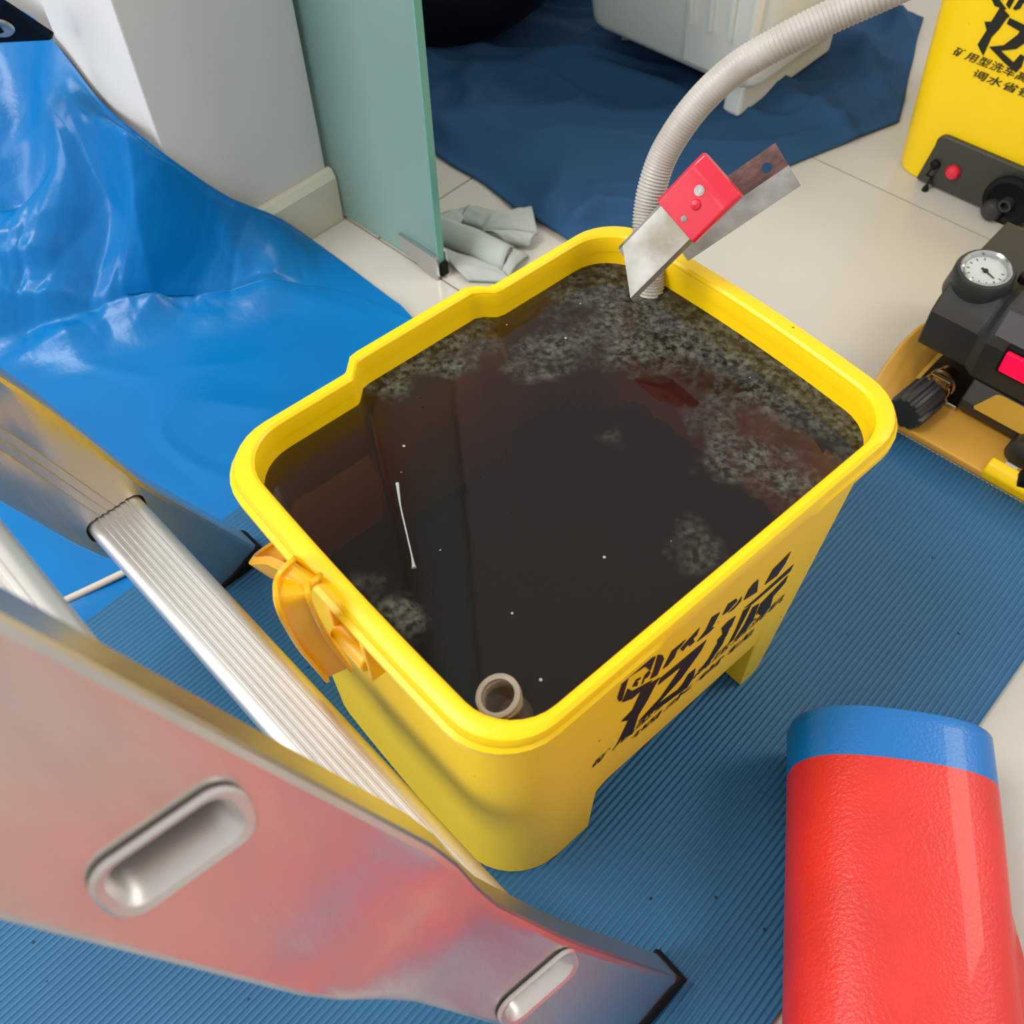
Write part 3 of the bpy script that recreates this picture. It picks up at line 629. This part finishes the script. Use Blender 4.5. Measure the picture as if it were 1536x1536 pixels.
# ---------------------------------------------------------------- aluminium ladder
def build_ladder():
    t = thing('aluminium_ladder', 'worn shiny aluminium ladder with two rails and ribbed rungs standing on the mat', 'ladder', U(958, 1497, 0.006))
    n0 = [U(968, 1500, 0.006), U(782, 1452, 0.176), U(231, 1231, 0.446)]
    dirn = (n0[2] - n0[1]).normalized()
    near = n0 + [n0[2] + dirn * 0.30, n0[2] + dirn * 0.62]
    f0 = [U(350, 850, 0.006), U(165, 765, 0.176), U(-5, 648, 0.292)]
    dirf = (f0[2] - f0[0]).normalized()
    far = f0 + [f0[2] + dirf * 0.2, f0[2] + dirf * 0.8]
    wdir = (near[0] - far[0]); wdir.z = 0; wdir.normalize()
    hor = Vector((-wdir.y, wdir.x, 0))                        # tread direction
    if hor.x < 0: hor = -hor
    def along(P, s):                                          # by height
        for i in range(len(P) - 1):
            if s <= P[i + 1].z or i == len(P) - 2:
                k = (s - P[i].z) / (P[i + 1].z - P[i].z); return P[i].lerp(P[i + 1], k)
    def stile(P, near_side):
        lip0 = 0
        rings = []; zs = [0.014 + 0.0245 * i for i in range(38)]
        zmax = P[-1].z; zs = [z for z in zs if z < zmax]
        for z in zs:
            p = along(P, z); q = along(P, z + 0.03) - along(P, z - 0.02)
            d = q.normalized(); w = (wdir - d * wdir.dot(d)).normalized(); e = d.cross(w).normalized()
            if e.dot(hor) < 0: e = -e
            k = ss((z - 0.255) / 0.075)
            up, lo = 0.031 + 0.011 * k, 0.031 + 0.012 * k
            if not near_side: k = min(1, z / 0.3); up, lo = 0.031 + 0.005 * k, 0.031 + 0.006 * k
            th = 0.0125
            bulge = 0.004 * math.exp(-((z - 0.285) / 0.022) ** 2) - 0.003 * math.exp(-((z - 0.33) / 0.02) ** 2)
            lip = 0.0028
            sec = []
            # rounded channel: web with rolled edges on the outside face
            for a, b in ((-lo, -th + 0.003), (-lo, th - 0.003), (-lo + 0.0012, th - 0.0009), (-lo + 0.004, th), (-lo + 0.009, th - lip * 0.2 + bulge * 0.5), (-0.5 * lo, th - lip * 0.25 + bulge), *(((-0.0065, th), (-0.006, th - 0.0005), (-0.0055, th), (0.0, th), (0.0005, th - 0.0005), (0.001, th), (0.0065, th), (0.007, th - 0.0005), (0.0075, th)) if not near_side else ((0, th - lip * 0.25 + bulge * 1.4),)), (0.5 * up, th - lip * 0.25 + bulge), (up - 0.009, th - lip * 0.2 + bulge * 0.5), (up - 0.004, th), (up - 0.0012, th - 0.0009), (up, th - 0.003), (up, -th + 0.003), (up - 0.0012, -th + 0.0009), (up - 0.004, -th), (-lo + 0.004, -th), (-lo + 0.0012, -th + 0.0009)):
                sec.append(p + e * a + w * b)
            rings.append(sec)
        o = mk('rail', *loft(rings), M_alu, t, auto=45)
        # rubber foot
        rf = []
        for z, g in ((0.0065, 0.0008), (0.008, 0.0018), (0.015, 0.0016), (0.017, 0.0008)):
            p = along(P, z); q = along(P, 0.1) - along(P, 0.006); d = q.normalized(); w = (wdir - d * wdir.dot(d)).normalized(); e = d.cross(w).normalized()
            if e.dot(hor) < 0: e = -e
            pts = [p + e * a + w * b for a, b in ((-0.031 - g, -0.0125 - g), (-0.031 - g, 0.0125 + g), (0.031 + g, 0.0125 + g), (0.031 + g, -0.0125 - g))]
            if z < 0.007:
                for v in pts: v.z = 0.0065
            rf.append(pts)
        mk('rubber_foot', *loft(rf), M_dark, o, smooth=False, bevel=0.001)
        return o
    rn, rfar = stile(near, True), stile(far, False)
    def prof(hw, hh, n=6, ribs=True):                                    # D-shaped rung section, flat ribbed top
        r = min(hh, 0.0085); pts = []
        for cx, cz, a0 in ((hw - r, hh - r, 0), (-(hw - r), hh - r, 90), (-(hw - r), -(hh - r), 180), (hw - r, -(hh - r), 270)):
            for k in range(n + 1): a = math.radians(a0 + 90 * k / n); pts.append((cx + r * math.cos(a), cz + r * math.sin(a)))
            if a0 == 0 and ribs:
                m = 6; L = 2 * (hw - r)
                for k in range(m):
                    x = hw - r - L * (k + 0.5) / m
                    for dx, dz in ((0.0013, 0), (0.0008, 0.0007), (-0.0008, 0.0007), (-0.0013, 0)): pts.append((x + dx, cz + r + dz))
        return pts
    cutters, cutters_f = [], []
    for z, tilt in ((0.176, 0.0), (0.446, 0.0), (0.716, 0.0)):
        pn = along(near, z) + wdir * 0.0; pf = along(far, z)
        ax = (pn - pf).normalized()
        sec = prof(0.0225, 0.0115); secP = prof(0.0225, 0.0115, ribs=False)
        def pl(p, sc=1.0): return [p + hor * (x * sc) + Z * (y * sc) for x, y in sec]
        q0, q1 = pf - ax * 0.014, pn + ax * 0.0135
        inner0, inner1 = q0, q1
        hol = [[p + hor * (x * 0.86) + Z * (y * 0.76) for x, y in secP] for p in (q1 + ax * 0.003, q1 - ax * 0.26)]
        rung = mk('rung', *loft([pl(q0), pl(q1 - ax * 0.0285)], True, True, False), M_alud, t, auto=28)
        # flared tube end showing on the outside of the near rail
        dn = (along(near, z + 0.03) - along(near, z - 0.03)).normalized(); wn = (wdir - dn * wdir.dot(dn)).normalized()
        def fl(sx, sy, off):
            out = []
            for x, y in secP:
                v = pn + hor * (x * sx) + Z * (y * sy); out.append(v + ax * ((0.0122 + off - (v - pn).dot(wn)) / ax.dot(wn)))
            return out
        ringsE = [fl(1.0, 1.0, -0.03), fl(1, 1, -0.012), fl(1.0, 1.0, 0.0), fl(1.14, 1.2, 0.0003), fl(1.24, 1.36, 0.001), fl(1.26, 1.40, 0.0022), fl(1.2, 1.3, 0.0032), fl(1.06, 1.08, 0.0024)]
        mk('flared_end', *loft(ringsE, True, False, False), M_alud, rung, auto=40)
        mk('rung_bore', *loft([fl(1.06, 1.08, 0.0024), fl(0.94, 0.90, -0.0015), fl(0.9, 0.84, -0.010), hol[1]], True, False, True), M_alud, rung, auto=40)
        cutters.append(loft([pl(q1 - ax * 0.045, 1.02), pl(q1 + ax * 0.03, 1.02)]))
        cutters_f.append(loft([pl(pf - ax * 0.003, 1.10), pl(pf + ax * 0.035, 1.10)]))
    carve(rn, join(*cutters)); carve(rfar, join(*cutters_f))
build_ladder()

# ---------------------------------------------------------------- red and blue roll of woven sheet
def build_roll():
    e0 = U(1336, 1100, 0.07); ax = Vector((-0.20, -0.98, 0)).normalized(); s = Vector((-ax.y, ax.x, 0)); s = s if s.x > 0 else -s
    root = thing('sheet_roll', 'rolled red and blue woven plastic sheet lying beside the mat edge', 'roll', Vector((e0.x, e0.y, 0.006)) + ax * 0.2)
    hw, hh = 0.0735, 0.0525; zc = 0.006 + hh
    def sec(k, sc=1.0):
        out = []; n = 56; pc = Vector((e0.x, e0.y, zc)) + ax * k
        for i in range(n):
            a = 2 * math.pi * i / n; ex = 2 / 2.7
            x = math.copysign(abs(math.cos(a)) ** ex, math.cos(a)); z = math.copysign(abs(math.sin(a)) ** ex, math.sin(a))
            wob = 1 + 0.012 * noise.noise((x * 2, z * 2, k * 9)) + (0.055 * ss((k - 0.125) / 0.03) if (x > 0.55 and z < 0.5) else 0)
            tl = 0.004 * x
            out.append(pc + s * (x * hw * sc * wob) + Z * max(-hh + 0.0002, z * hh * sc * wob + tl * sc))
        return out
    def band(name, k0, k1, m, scap, n):
        rings = [sec(k0 + (k1 - k0) * i / n) for i in range(n + 1)]
        if scap: rings = [sec(k0 + 0.02, 0.86), sec(k0 + 0.001, 0.9), sec(k0 - 0.002, 0.955), sec(k0 - 0.001, 0.99)] + rings
        return mk(name, *loft(rings), m, root, auto=60)
    bl = band('blue_stripe', 0.0, 0.0385, M_rblue, True, 5)
    band('red_stripe', 0.0385, 1.30, M_rred, False, 100)
    # loose blue layer peeping out along the underside
    V, Fc = grid(lambda u, v: Vector((e0.x, e0.y, 0.0078 + 0.004 * (1 - v))) + ax * (0.235 + 0.3 * u) - s * (0.055 + v * (0.028 + 0.03 * u)), 12, 6)
    mk('loose_flap', V, Fc, M_rblue, root, solid=0.0008)
build_roll()

# ---------------------------------------------------------------- navy sheet, black sack, grey rag
def build_navy():
    def f(u, v):
        p0, p1, p2, p3 = (-1.62, 0.83), (-0.605, 0.754), (-0.455, 1.30), (-1.62, 1.60)
        def edge(u, v):
            x0 = p0[0] + (p1[0] - p0[0]) * u; y0 = p0[1] + (p1[1] - p0[1]) * u
            q = (-0.572 + (-1.62 + 0.572) * (1 - u), 1.535)
            if v < 0.62:
                k = v / 0.62; m = (p3[0] + (-0.455 - p3[0]) * u, 1.26)
                xa = x0 + (m[0] - x0) * k; ya = y0 + (m[1] - y0) * k
            else:
                k = (v - 0.62) / 0.38; m = (p3[0] + (-0.455 - p3[0]) * u, 1.26)
                xa = m[0] + (q[0] - m[0]) * k; ya = m[1] + (q[1] - m[1]) * k
            return xa, ya
        a, b = edge(u, v)
        a += 0.006 * noise.noise((b * 12, 1, 1)) * u; b += 0.006 * noise.noise((a * 12, 4, 1)) * (1 - v)
        n = fbm(a * 3, b * 3, 7, 2)
        r = max(0, 1 - abs(noise.noise((a * 4.2 + 0.5 * n, b * 6.5 - a * 3, 3))) * 4.5) ** 1.5
        r2 = max(0, 1 - abs(noise.noise((a * 9 - b * 5 + n, b * 8, 6))) * 4.5) ** 1.5
        ed = ss(min(u, 1 - u) / 0.04) * ss(min(v, 1 - v) / 0.04)
        return W(a, b, 0.0022 + (0.022 * r + 0.010 * r2 + 0.003 * (n + 0.6)) * (0.15 + 0.85 * ed))
    o = mk('navy_sheet', *grid(f, 170, 140), M_navy, auto=180, solid=0.0015)
    tag(o, 'creased navy blue cloth spread over the tiles behind the bucket', 'cloth')
build_navy()
def build_sack():
    c = Vector((-0.14, 1.525, 0.0)); rings = []
    for i in range(22):
        th = math.pi * (i + 0.02) / 21.04; zz = 0.15 - 0.15 * math.cos(th); rr = math.sin(th) ** 0.42
        rg = []
        for k in range(48):
            a = 2 * math.pi * k / 48; x, y = math.cos(a), math.sin(a)
            w = 1 + 0.07 * noise.noise((x * 1.7, y * 1.7, zz * 8)) + 0.03 * noise.noise((x * 5, y * 5, zz * 14))
            rg.append(c + Vector((x * 0.265 * rr * w, y * 0.18 * rr * w, max(0.012, 0.012 + zz * 0.9))))
        rings.append(rg)
    o = mk('black_sack', *loft(rings), M_bag, auto=180)
    tag(o, 'black soft sack resting on the navy cloth behind the glass', 'sack')
build_sack()
def build_rag():
    def patch(c, zs, bulge, nu=14, nv=10, sd=0):
        P = [U(x, y, z) for (x, y), z in zip(c, zs)]
        def f(u, v):
            p = P[0].lerp(P[1], u).lerp(P[3].lerp(P[2], u), v)
            return p + Z * (bulge * math.sin(math.pi * v) ** 0.7 * (0.75 + 0.25 * math.sin(math.pi * u)) + 0.0025 * noise.noise((u * 4 + sd, v * 4, sd)))
        return grid(f, nu, nv)
    g = join(patch(((640, 318), (772, 372), (752, 408), (640, 356)), (0.012, 0.012, 0.006, 0.004), 0.020, sd=1),
             patch(((772, 372), (794, 384), (762, 420), (752, 408)), (0.012, 0.003, 0.003, 0.006), 0.010, 6, 8, sd=2),
             patch(((742, 318), (797, 309), (806, 350), (722, 346)), (0.030, 0.026, 0.016, 0.014), 0.004, sd=3),
             patch(((722, 346), (806, 350), (794, 372), (760, 366)), (0.014, 0.016, 0.006, 0.008), 0.010, sd=4),
             patch(((704, 306), (746, 317), (724, 346), (690, 332)), (0.012, 0.022, 0.010, 0.006), 0.006, sd=5),
             patch(((655, 320), (706, 308), (692, 334), (660, 340)), (0.004, 0.008, 0.010, 0.010), 0.003, sd=8),
             patch(((645, 368), (748, 402), (768, 424), (702, 422)), (0.005, 0.005, 0.003, 0.003), 0.002, sd=6))
    o = mk('grey_rag', *g, M_rag, auto=180, solid=0.003)
    tag(o, 'folded grey cleaning rag on the tiles between the glass door and bucket', 'rag')
build_rag()

# ---------------------------------------------------------------- white plastic case on the navy cloth
def build_case():
    t = thing('plastic_case', 'white plastic case with a ribbed end standing on the navy cloth', 'case', W(-0.75, 1.21, 0.012))
    WW = lambda a, b, z: A * (a + 0.052) + B * (b - 0.108) + Z * z
    def fr(k): return dict(a0=-0.945 - 0.03 * k, a1=-0.655 + 0.035 * k, b0=1.205 - 0.03 * k, b1=1.47 + 0.03 * k)
    def rr(k, z, ins=0.0, r=0.03):
        d = fr(k); a0, a1, b0, b1 = d['a0'] + ins, d['a1'] - ins, d['b0'] + ins, d['b1'] - ins; out = []
        for cx, cy, s in ((a1 - r, b1 - r, 0), (a0 + r, b1 - r, 90), (a0 + r, b0 + r, 180), (a1 - r, b0 + r, 270)):
            for i in range(7): an = math.radians(s + 15 * i); out.append(WW(cx + r * math.cos(an), cy + r * math.sin(an), z))
        return out
    Rg = [rr(0, 0.052, 0.014), rr(0, 0.054, 0.006), rr(0, 0.060, 0.001), rr(0.02, 0.066)] + [rr(k, 0.066 + 0.25 * k) for k in (0.3, 0.6, 1.0)]
    mk('body', *loft(Rg), M_case, t, auto=50)
    d = fr(0.5)
    # recessed end panel with upright ribs on the front right
    mk('end_panel', *hexa([WW(-0.765, 1.205 - 0.008, 0.066), WW(-0.668, 1.205 - 0.008, 0.066), WW(-0.668, 1.215, 0.066), WW(-0.765, 1.215, 0.066), WW(-0.765, 1.170, 0.30), WW(-0.640, 1.170, 0.30), WW(-0.640, 1.19, 0.30), WW(-0.765, 1.19, 0.30)]), M_casew, t, smooth=False, bevel=0.004)
    for i in range(4):
        a = -0.755 + 0.031 * i
        mk('rib', *hexa([WW(a, 1.184, 0.125), WW(a + 0.006, 1.184, 0.125), WW(a + 0.006, 1.20, 0.125), WW(a, 1.20, 0.125), WW(a + 0.004 * i, 1.160, 0.30), WW(a + 0.006 + 0.004 * i, 1.160, 0.30), WW(a + 0.006 + 0.004 * i, 1.18, 0.30), WW(a + 0.004 * i, 1.18, 0.30)]), M_casew, t, smooth=False, bevel=0.0015)
    mk('skid', *boxf(WW, -0.70, -0.672, 1.215, 1.45, 0.010, 0.056), M_casew, t, smooth=False, bevel=0.005)
    mk('skid', *boxf(WW, -0.92, -0.892, 1.26, 1.45, 0.010, 0.056), M_casew, t, smooth=False, bevel=0.005)
build_case()

# ---------------------------------------------------------------- second yellow unit with a black control panel
def build_unit():
    bF = 1.165
    t = thing('wash_tank', 'tall yellow water tank with black control panel standing on the tiles', 'tank', W(-0.25, 1.30))
    def rr(z, k, r=0.03):
        a0, a1, b0, b1 = -0.412 - 0.020 * k, -0.09 + 0.02 * k, bF - 0.006 * k, 1.44 + 0.02 * k; out = []
        for cx, cy, s in ((a1 - r, b1 - r, 0), (a0 + r, b1 - r, 90), (a0 + r, b0 + r, 180), (a1 - r, b0 + r, 270)):
            for i in range(7): an = math.radians(s + 15 * i); out.append(W(cx + r * math.cos(an), cy + r * math.sin(an), z))
        return out
    mk('body', *loft([rr(0.001, -0.15), rr(0.005, -0.05), rr(0.15, 0.5), rr(0.30, 1.0)]), M_yellow, t, auto=45)
    rim = [[p for p in rr(z, k)] for z, k in ((0.285, 1.5), (0.305, 1.55), (0.309, 1.4), (0.309, 0.8))]
    mk('rim', *loft(rim), M_yellow, t, auto=45)
    # control panel filling the arch
    ol = [(-0.372, 0.003), (-0.364, 0.055)] + [(-0.352 - 0.013 * math.cos(math.radians(a)), 0.058 + 0.014 * math.sin(math.radians(a))) for a in range(20, 100, 14)]
    ol += [(-0.138, 0.072), (-0.128, 0.066), (-0.124, 0.055), (-0.118, 0.003)]
    pn = mk('control_panel', *loft([[W(a, b, z) for a, z in ol] for b in (bF - 0.0075, bF + 0.02)]), M_panel, t, smooth=False, bevel=0.002)
    fb = bF - 0.0075
    mk('red_button', *lathe([(0.0, 0.0), (0.0095, 0.0), (0.0095, 0.003), (0.007, 0.006), (0.0, 0.0068)], UP(1430, 258, B, fb), -B, 24), M_red, pn)
    s0 = UP(1404, 246, B, fb)
    mk('toggle_collar', *lathe([(0.0, 0.0), (0.006, 0.0), (0.006, 0.004), (0.0035, 0.006), (0.0, 0.006)], s0, -B, 18), M_dark, pn)
    s1 = U(1386, 284, 0.003)
    mk('sensor_lead', *tube([s0 - B * 0.004, s0 - B * 0.02 - Z * 0.006, s1 + B * 0.012 + Z * 0.012, s1 + B * 0.004 + Z * 0.003], 0.0014, 8), M_dark, pn)
    mk('lead_tip', *lathe([(0.0, 0.0), (0.0025, 0.0), (0.0042, 0.006), (0.0042, 0.013), (0.002, 0.017), (0.0, 0.017)], s1 + B * 0.006 + Z * 0.0035, (s1 - s0), 14), M_dark, pn)
    k0 = UP(1516, 300, B, fb)
    mk('outlet_ring', *lathe([(0.0, 0.0), (0.030, 0.0), (0.032, 0.003), (0.032, 0.008), (0.026, 0.010), (0.020, 0.006), (0.0, 0.006)], k0 + Z * 0.001, -B, 32), M_dark, pn)
    mk('outlet_nozzle', *lathe([(0.0, 0.0), (0.008, 0.0), (0.008, 0.012), (0.005, 0.012), (0.005, 0.004), (0.0, 0.004)], k0 - B * 0.005, -B, 20), M_blackp, pn)
    mk('outlet_knob', *lathe([(0.0, 0.0), (0.011, 0.0), (0.013, 0.004), (0.013, 0.014), (0.009, 0.019), (0.0, 0.020)], UP(1492, 312, B, fb) + Z * 0.003, -B, 22), M_blackp, pn)
    # same print as on the bucket
    l0 = LOGO[12][0]                                          # lower left of the tall stroke
    anchor = (-0.360, 0.186); LS = 0.74
    def place(u, v):
        z = anchor[1] + (v - l0[1]) * LS; k = (z - 0.005) / 0.28 ; bb = bF + 0.0003 - 0.006 * max(0, min(1, z / 0.30)) - 0.001
        return W(anchor[0] + (u - l0[0]) * LS, bb, z)
    parts = []
    for q in LOGO:
        P = [place(*c) for c in q]; m = len(P)
        parts.append(([p for p in P] + [p - B * 0.0006 for p in P], [tuple(range(m))[::-1], tuple(range(m, 2 * m))] + [(i, (i + 1) % m, m + (i + 1) % m, m + i) for i in range(m)]))
    mk('printed_logo', *join(*parts), M_black, t, smooth=False)
    tp = []
    for (V, Fc), (a0, z0), hh, wdt in ((TXT[0], (-0.385, 0.166), 0.0115, 0.155), (TXT[1], (-0.355, 0.150), 0.0115, 0.075)):
        mx = max(v[0] for v in V)
        tp.append(([W(a0 + v[0] / mx * wdt + 0.35 * hh * v[1], bF - 0.006 * (z0 / 0.3) - 0.0012, z0 + hh * v[1]) for v in V], Fc))
    mk('small_print', *join(*tp), M_black, t, smooth=False)
build_unit()

# ---------------------------------------------------------------- pressure pump on its ochre tray
def build_pump():
    tr = thing('ochre_tray', 'ochre yellow plastic tray under the black pump at the mat edge', 'tray', W(0.0, 0.86))
    mk('tray_floor', *boxf(W, -0.205, 0.22, 0.757, 0.99, 0.0012, 0.010), M_tan, tr, smooth=False, bevel=0.002)
    P = [U(1306, 590, 0.008), U(1312, 572, 0.014), U(1324, 552, 0.022), U(1346, 520, 0.032), U(1376, 490, 0.038), U(1398, 480, 0.034)]
    def f(u, v):
        p = cr(P, u); q = Vector((p.x, p.y, 0.0016)) + A * (0.035 + 0.006 * math.sin(u * 5))
        r = p.lerp(q, v); r.z = 0.0016 + (p.z - 0.0016) * (1 - v) ** 0.8
        return r + A * (0.002 * noise.noise((u * 6, v * 6, 1)))
    mk('side_flap', *grid(f, 24, 12), M_tanl, tr, auto=180, solid=0.003)
    mk('front_lip', *loft([[W(a, 0.757 + y, z) for y, z in ((0.0, 0.002), (-0.002, 0.014), (0.004, 0.022), (0.012, 0.024), (0.02, 0.012))] for a in (-0.075, -0.07, -0.055, 0.22)]), M_yellow, tr, auto=60, bevel=0.002)
    t = thing('pressure_pump', 'black electric pressure pump with gauge, brass outlet and lit red switch', 'pump', W(-0.05, 0.88, 0.010))
    # upper housing: front face, sloped front top, gauge shoulder
    a0, a1 = -0.205, 0.20
    sec0 = [(0.846, 0.048), (0.826, 0.056), (0.826, 0.100), (0.834, 0.112), (0.856, 0.124), (0.97, 0.128), (0.985, 0.11), (0.985, 0.048)]
    sec1 = [(0.846, 0.046), (0.822, 0.052), (0.818, 0.102), (0.822, 0.112), (0.842, 0.132), (0.97, 0.138), (0.985, 0.12), (0.985, 0.046)]
    R = [[W(a0 + 0.008, b + 0.006 if b < 0.9 else b - 0.006, z - 0.004 if z > 0.06 else z + 0.004) for b, z in sec0], [W(a0, b, z) for b, z in sec0], [W(-0.150, b, z) for b, z in sec0], [W(-0.140, b, z) for b, z in sec1], [W(a1, b, z) for b, z in sec1]]
    hs = mk('housing', *loft(R), M_blackp, t, smooth=True, auto=20, bevel=0.003)
    gc = W(-0.181, 0.872, 0.118); gx = (Z * 1.0 - B * 0.12).normalized()
    g = mk('gauge_cup', *lathe([(0.033, -0.012), (0.0300, 0.006), (0.0290, 0.018), (0.0270, 0.0215), (0.0245, 0.0215), (0.0240, 0.016), (0.0, 0.016)], gc, gx, 40), M_blackp, t, auto=40)
    mk('gauge_bezel', *lathe([(0.0245, 0.0155), (0.0245, 0.0225), (0.0230, 0.0240), (0.0210, 0.0225), (0.0205, 0.0165), (0.0, 0.0165)], gc, gx, 40), M_chrome, g)
    mk('gauge_dial', *lathe([(0.0, 0.017), (0.0205, 0.017), (0.0205, 0.0178), (0.0, 0.0178)], gc, gx, 36), M_dial, g)
    nd = (A * 0.85 - B * 0.3).normalized(); nd = (nd - gx * nd.dot(gx)).normalized(); sd = gx.cross(nd); ct = gc + gx * 0.0182
    ndv = [ct - nd * 0.005 - sd * 0.0011, ct - nd * 0.005 + sd * 0.0011, ct + nd * 0.012 + sd * 0.0004, ct + nd * 0.012 - sd * 0.0004]
    mk('gauge_needle', ndv + [p + gx * 0.0006 for p in ndv], hexa(ndv * 2)[1], M_black, g, smooth=False)
    mk('gauge_pivot', *lathe([(0.0, 0.0), (0.0026, 0.0), (0.0026, 0.0012), (0.0, 0.0014)], ct, gx, 14), M_black, g)
    for k in range(11):
        a = math.radians(-220 + 26 * k); dv = nd * math.cos(a) + sd * math.sin(a); sv = gx.cross(dv)
        q = [ct + dv * 0.0150 - sv * 0.0004, ct + dv * 0.0150 + sv * 0.0004, ct + dv * 0.0178 + sv * 0.0004, ct + dv * 0.0178 - sv * 0.0004]
        mk('gauge_tick', q + [p + gx * 0.0002 for p in q], hexa(q * 2)[1], M_black, g, smooth=False)
    mk('gauge_screw', *lathe([(0.0, -0.004), (0.0055, -0.004), (0.0055, 0.004), (0.003, 0.005), (0.0, 0.005)], W(-0.148, 0.888, 0.134), Z, 18), M_dark, t)
    # rocker switch
    q = UP(1522, 545, B, 0.819)
    aa, zz = q.dot(A), q.z
    sw = mk('switch_frame', *boxf(W, aa - 0.013, aa + 0.026, 0.8155, 0.825, zz - 0.0165, zz + 0.0165), M_dark, t, smooth=False, bevel=0.002)
    mk('lit_switch', *hexa([W(aa - 0.010, 0.8135, zz - 0.013), W(aa + 0.023, 0.8135, zz - 0.013), W(aa + 0.023, 0.82, zz - 0.013), W(aa - 0.010, 0.82, zz - 0.013), W(aa - 0.010, 0.811, zz + 0.013), W(aa + 0.023, 0.811, zz + 0.013), W(aa + 0.023, 0.82, zz + 0.013), W(aa - 0.010, 0.82, zz + 0.013)]), M_led, sw, smooth=False, bevel=0.0015)
    # lower motor block with gold label
    lo = [(0.825, 0.012), (0.812, 0.014), (0.806, 0.020), (0.806, 0.030), (0.822, 0.050), (0.94, 0.052), (0.94, 0.012)]
    mk('motor_block', *loft([[W(a, b + (0.004 if a < -0.128 else 0), z) for b, z in lo] for a in (-0.135, -0.130, 0.19)]), M_blackp, t, auto=25, bevel=0.002)
    n = (W(0, 0.822, 0.050) - W(0, 0.806, 0.030)).cross(A).normalized()
    if n.z < 0: n = -n
    s_, e_ = W(0, 0.806, 0.030), W(0, 0.822, 0.050)
    lp = []
    for u, v in ((-0.118, 0.06), (-0.120, 0.14), (-0.108, 0.92), (-0.105, 0.98), (-0.098, 1.0), (0.02, 1.0), (0.02, 0.05)): lp.append(A * u + s_.lerp(e_, v))
    m = len(lp); mk('gold_label', [p + n * 0.0002 for p in lp] + [p + n * 0.001 for p in lp], [tuple(range(m))[::-1], tuple(range(m, 2 * m))] + [(i, (i + 1) % m, m + (i + 1) % m, m + i) for i in range(m)], M_gold, t, smooth=False)
    mk('label_emblem', *lathe([(0.0072, 0.0), (0.0086, 0.0), (0.0086, 0.0006), (0.0072, 0.0006)], A * -0.058 + s_.lerp(e_, 0.45) + n * 0.0009, n, 24), M_black, t, smooth=False)
    mk('inlet_collar', *lathe([(0.0, 0.0), (0.015, 0.0), (0.017, 0.004), (0.017, 0.018), (0.012, 0.022), (0.0, 0.022)], W(-0.055, 0.808, 0.022), -B, 24), M_blackp, t)
    mk('drain_tap', *lathe([(0.0, 0.0), (0.010, 0.0), (0.012, 0.006), (0.010, 0.016), (0.0, 0.018)], W(-0.038, 0.775, 0.020), (-B * 0.8 + A * 0.3), 20), M_dark, t)
    mk('drain_screw', *lathe([(0.0, 0.0), (0.0035, 0.0), (0.0035, 0.012), (0.0, 0.012)], W(-0.050, 0.772, 0.021), -A, 12), M_chrome, t)
    mk('side_bracket', *boxf(W, -0.172, -0.150, 0.806, 0.812, 0.010, 0.046), M_brass, t, smooth=False, bevel=0.001)
    mk('base_rail', *boxf(W, -0.185, -0.135, 0.812, 0.96, 0.010, 0.016), M_chrome, t, smooth=False, bevel=0.001)
    # brass outlet and ribbed black knob pointing at the bucket
    oa = (-B * 0.985 - A * 0.10).normalized(); o0 = W(-0.160, 0.836, 0.028)
    mk('brass_outlet', *lathe([(0.0, 0.0), (0.0125, 0.0), (0.0125, 0.010), (0.0155, 0.011), (0.0155, 0.015), (0.0135, 0.016), (0.0135, 0.020), (0.0155, 0.021), (0.0155, 0.025), (0.0145, 0.026), (0.0145, 0.042), (0.0, 0.042)], o0, oa, 36), M_brass, t, auto=30)
    nk = 72; s = oa.cross(Z).normalized(); u = oa.cross(s); rings = []
    for h_, sc in ((0.036, 0.86), (0.038, 1.0), (0.078, 1.0), (0.081, 0.9), (0.081, 0.55)):
        rings.append([o0 + oa * h_ + (s * math.cos(2 * math.pi * k / nk) + u * math.sin(2 * math.pi * k / nk)) * ((0.0185 + 0.0014 * math.copysign(1, math.sin(12 * 2 * math.pi * (k + 0.5) / nk))) * sc) for k in range(nk)])
    mk('ribbed_knob', *loft(rings), M_blackp, t, auto=35)
build_pump()
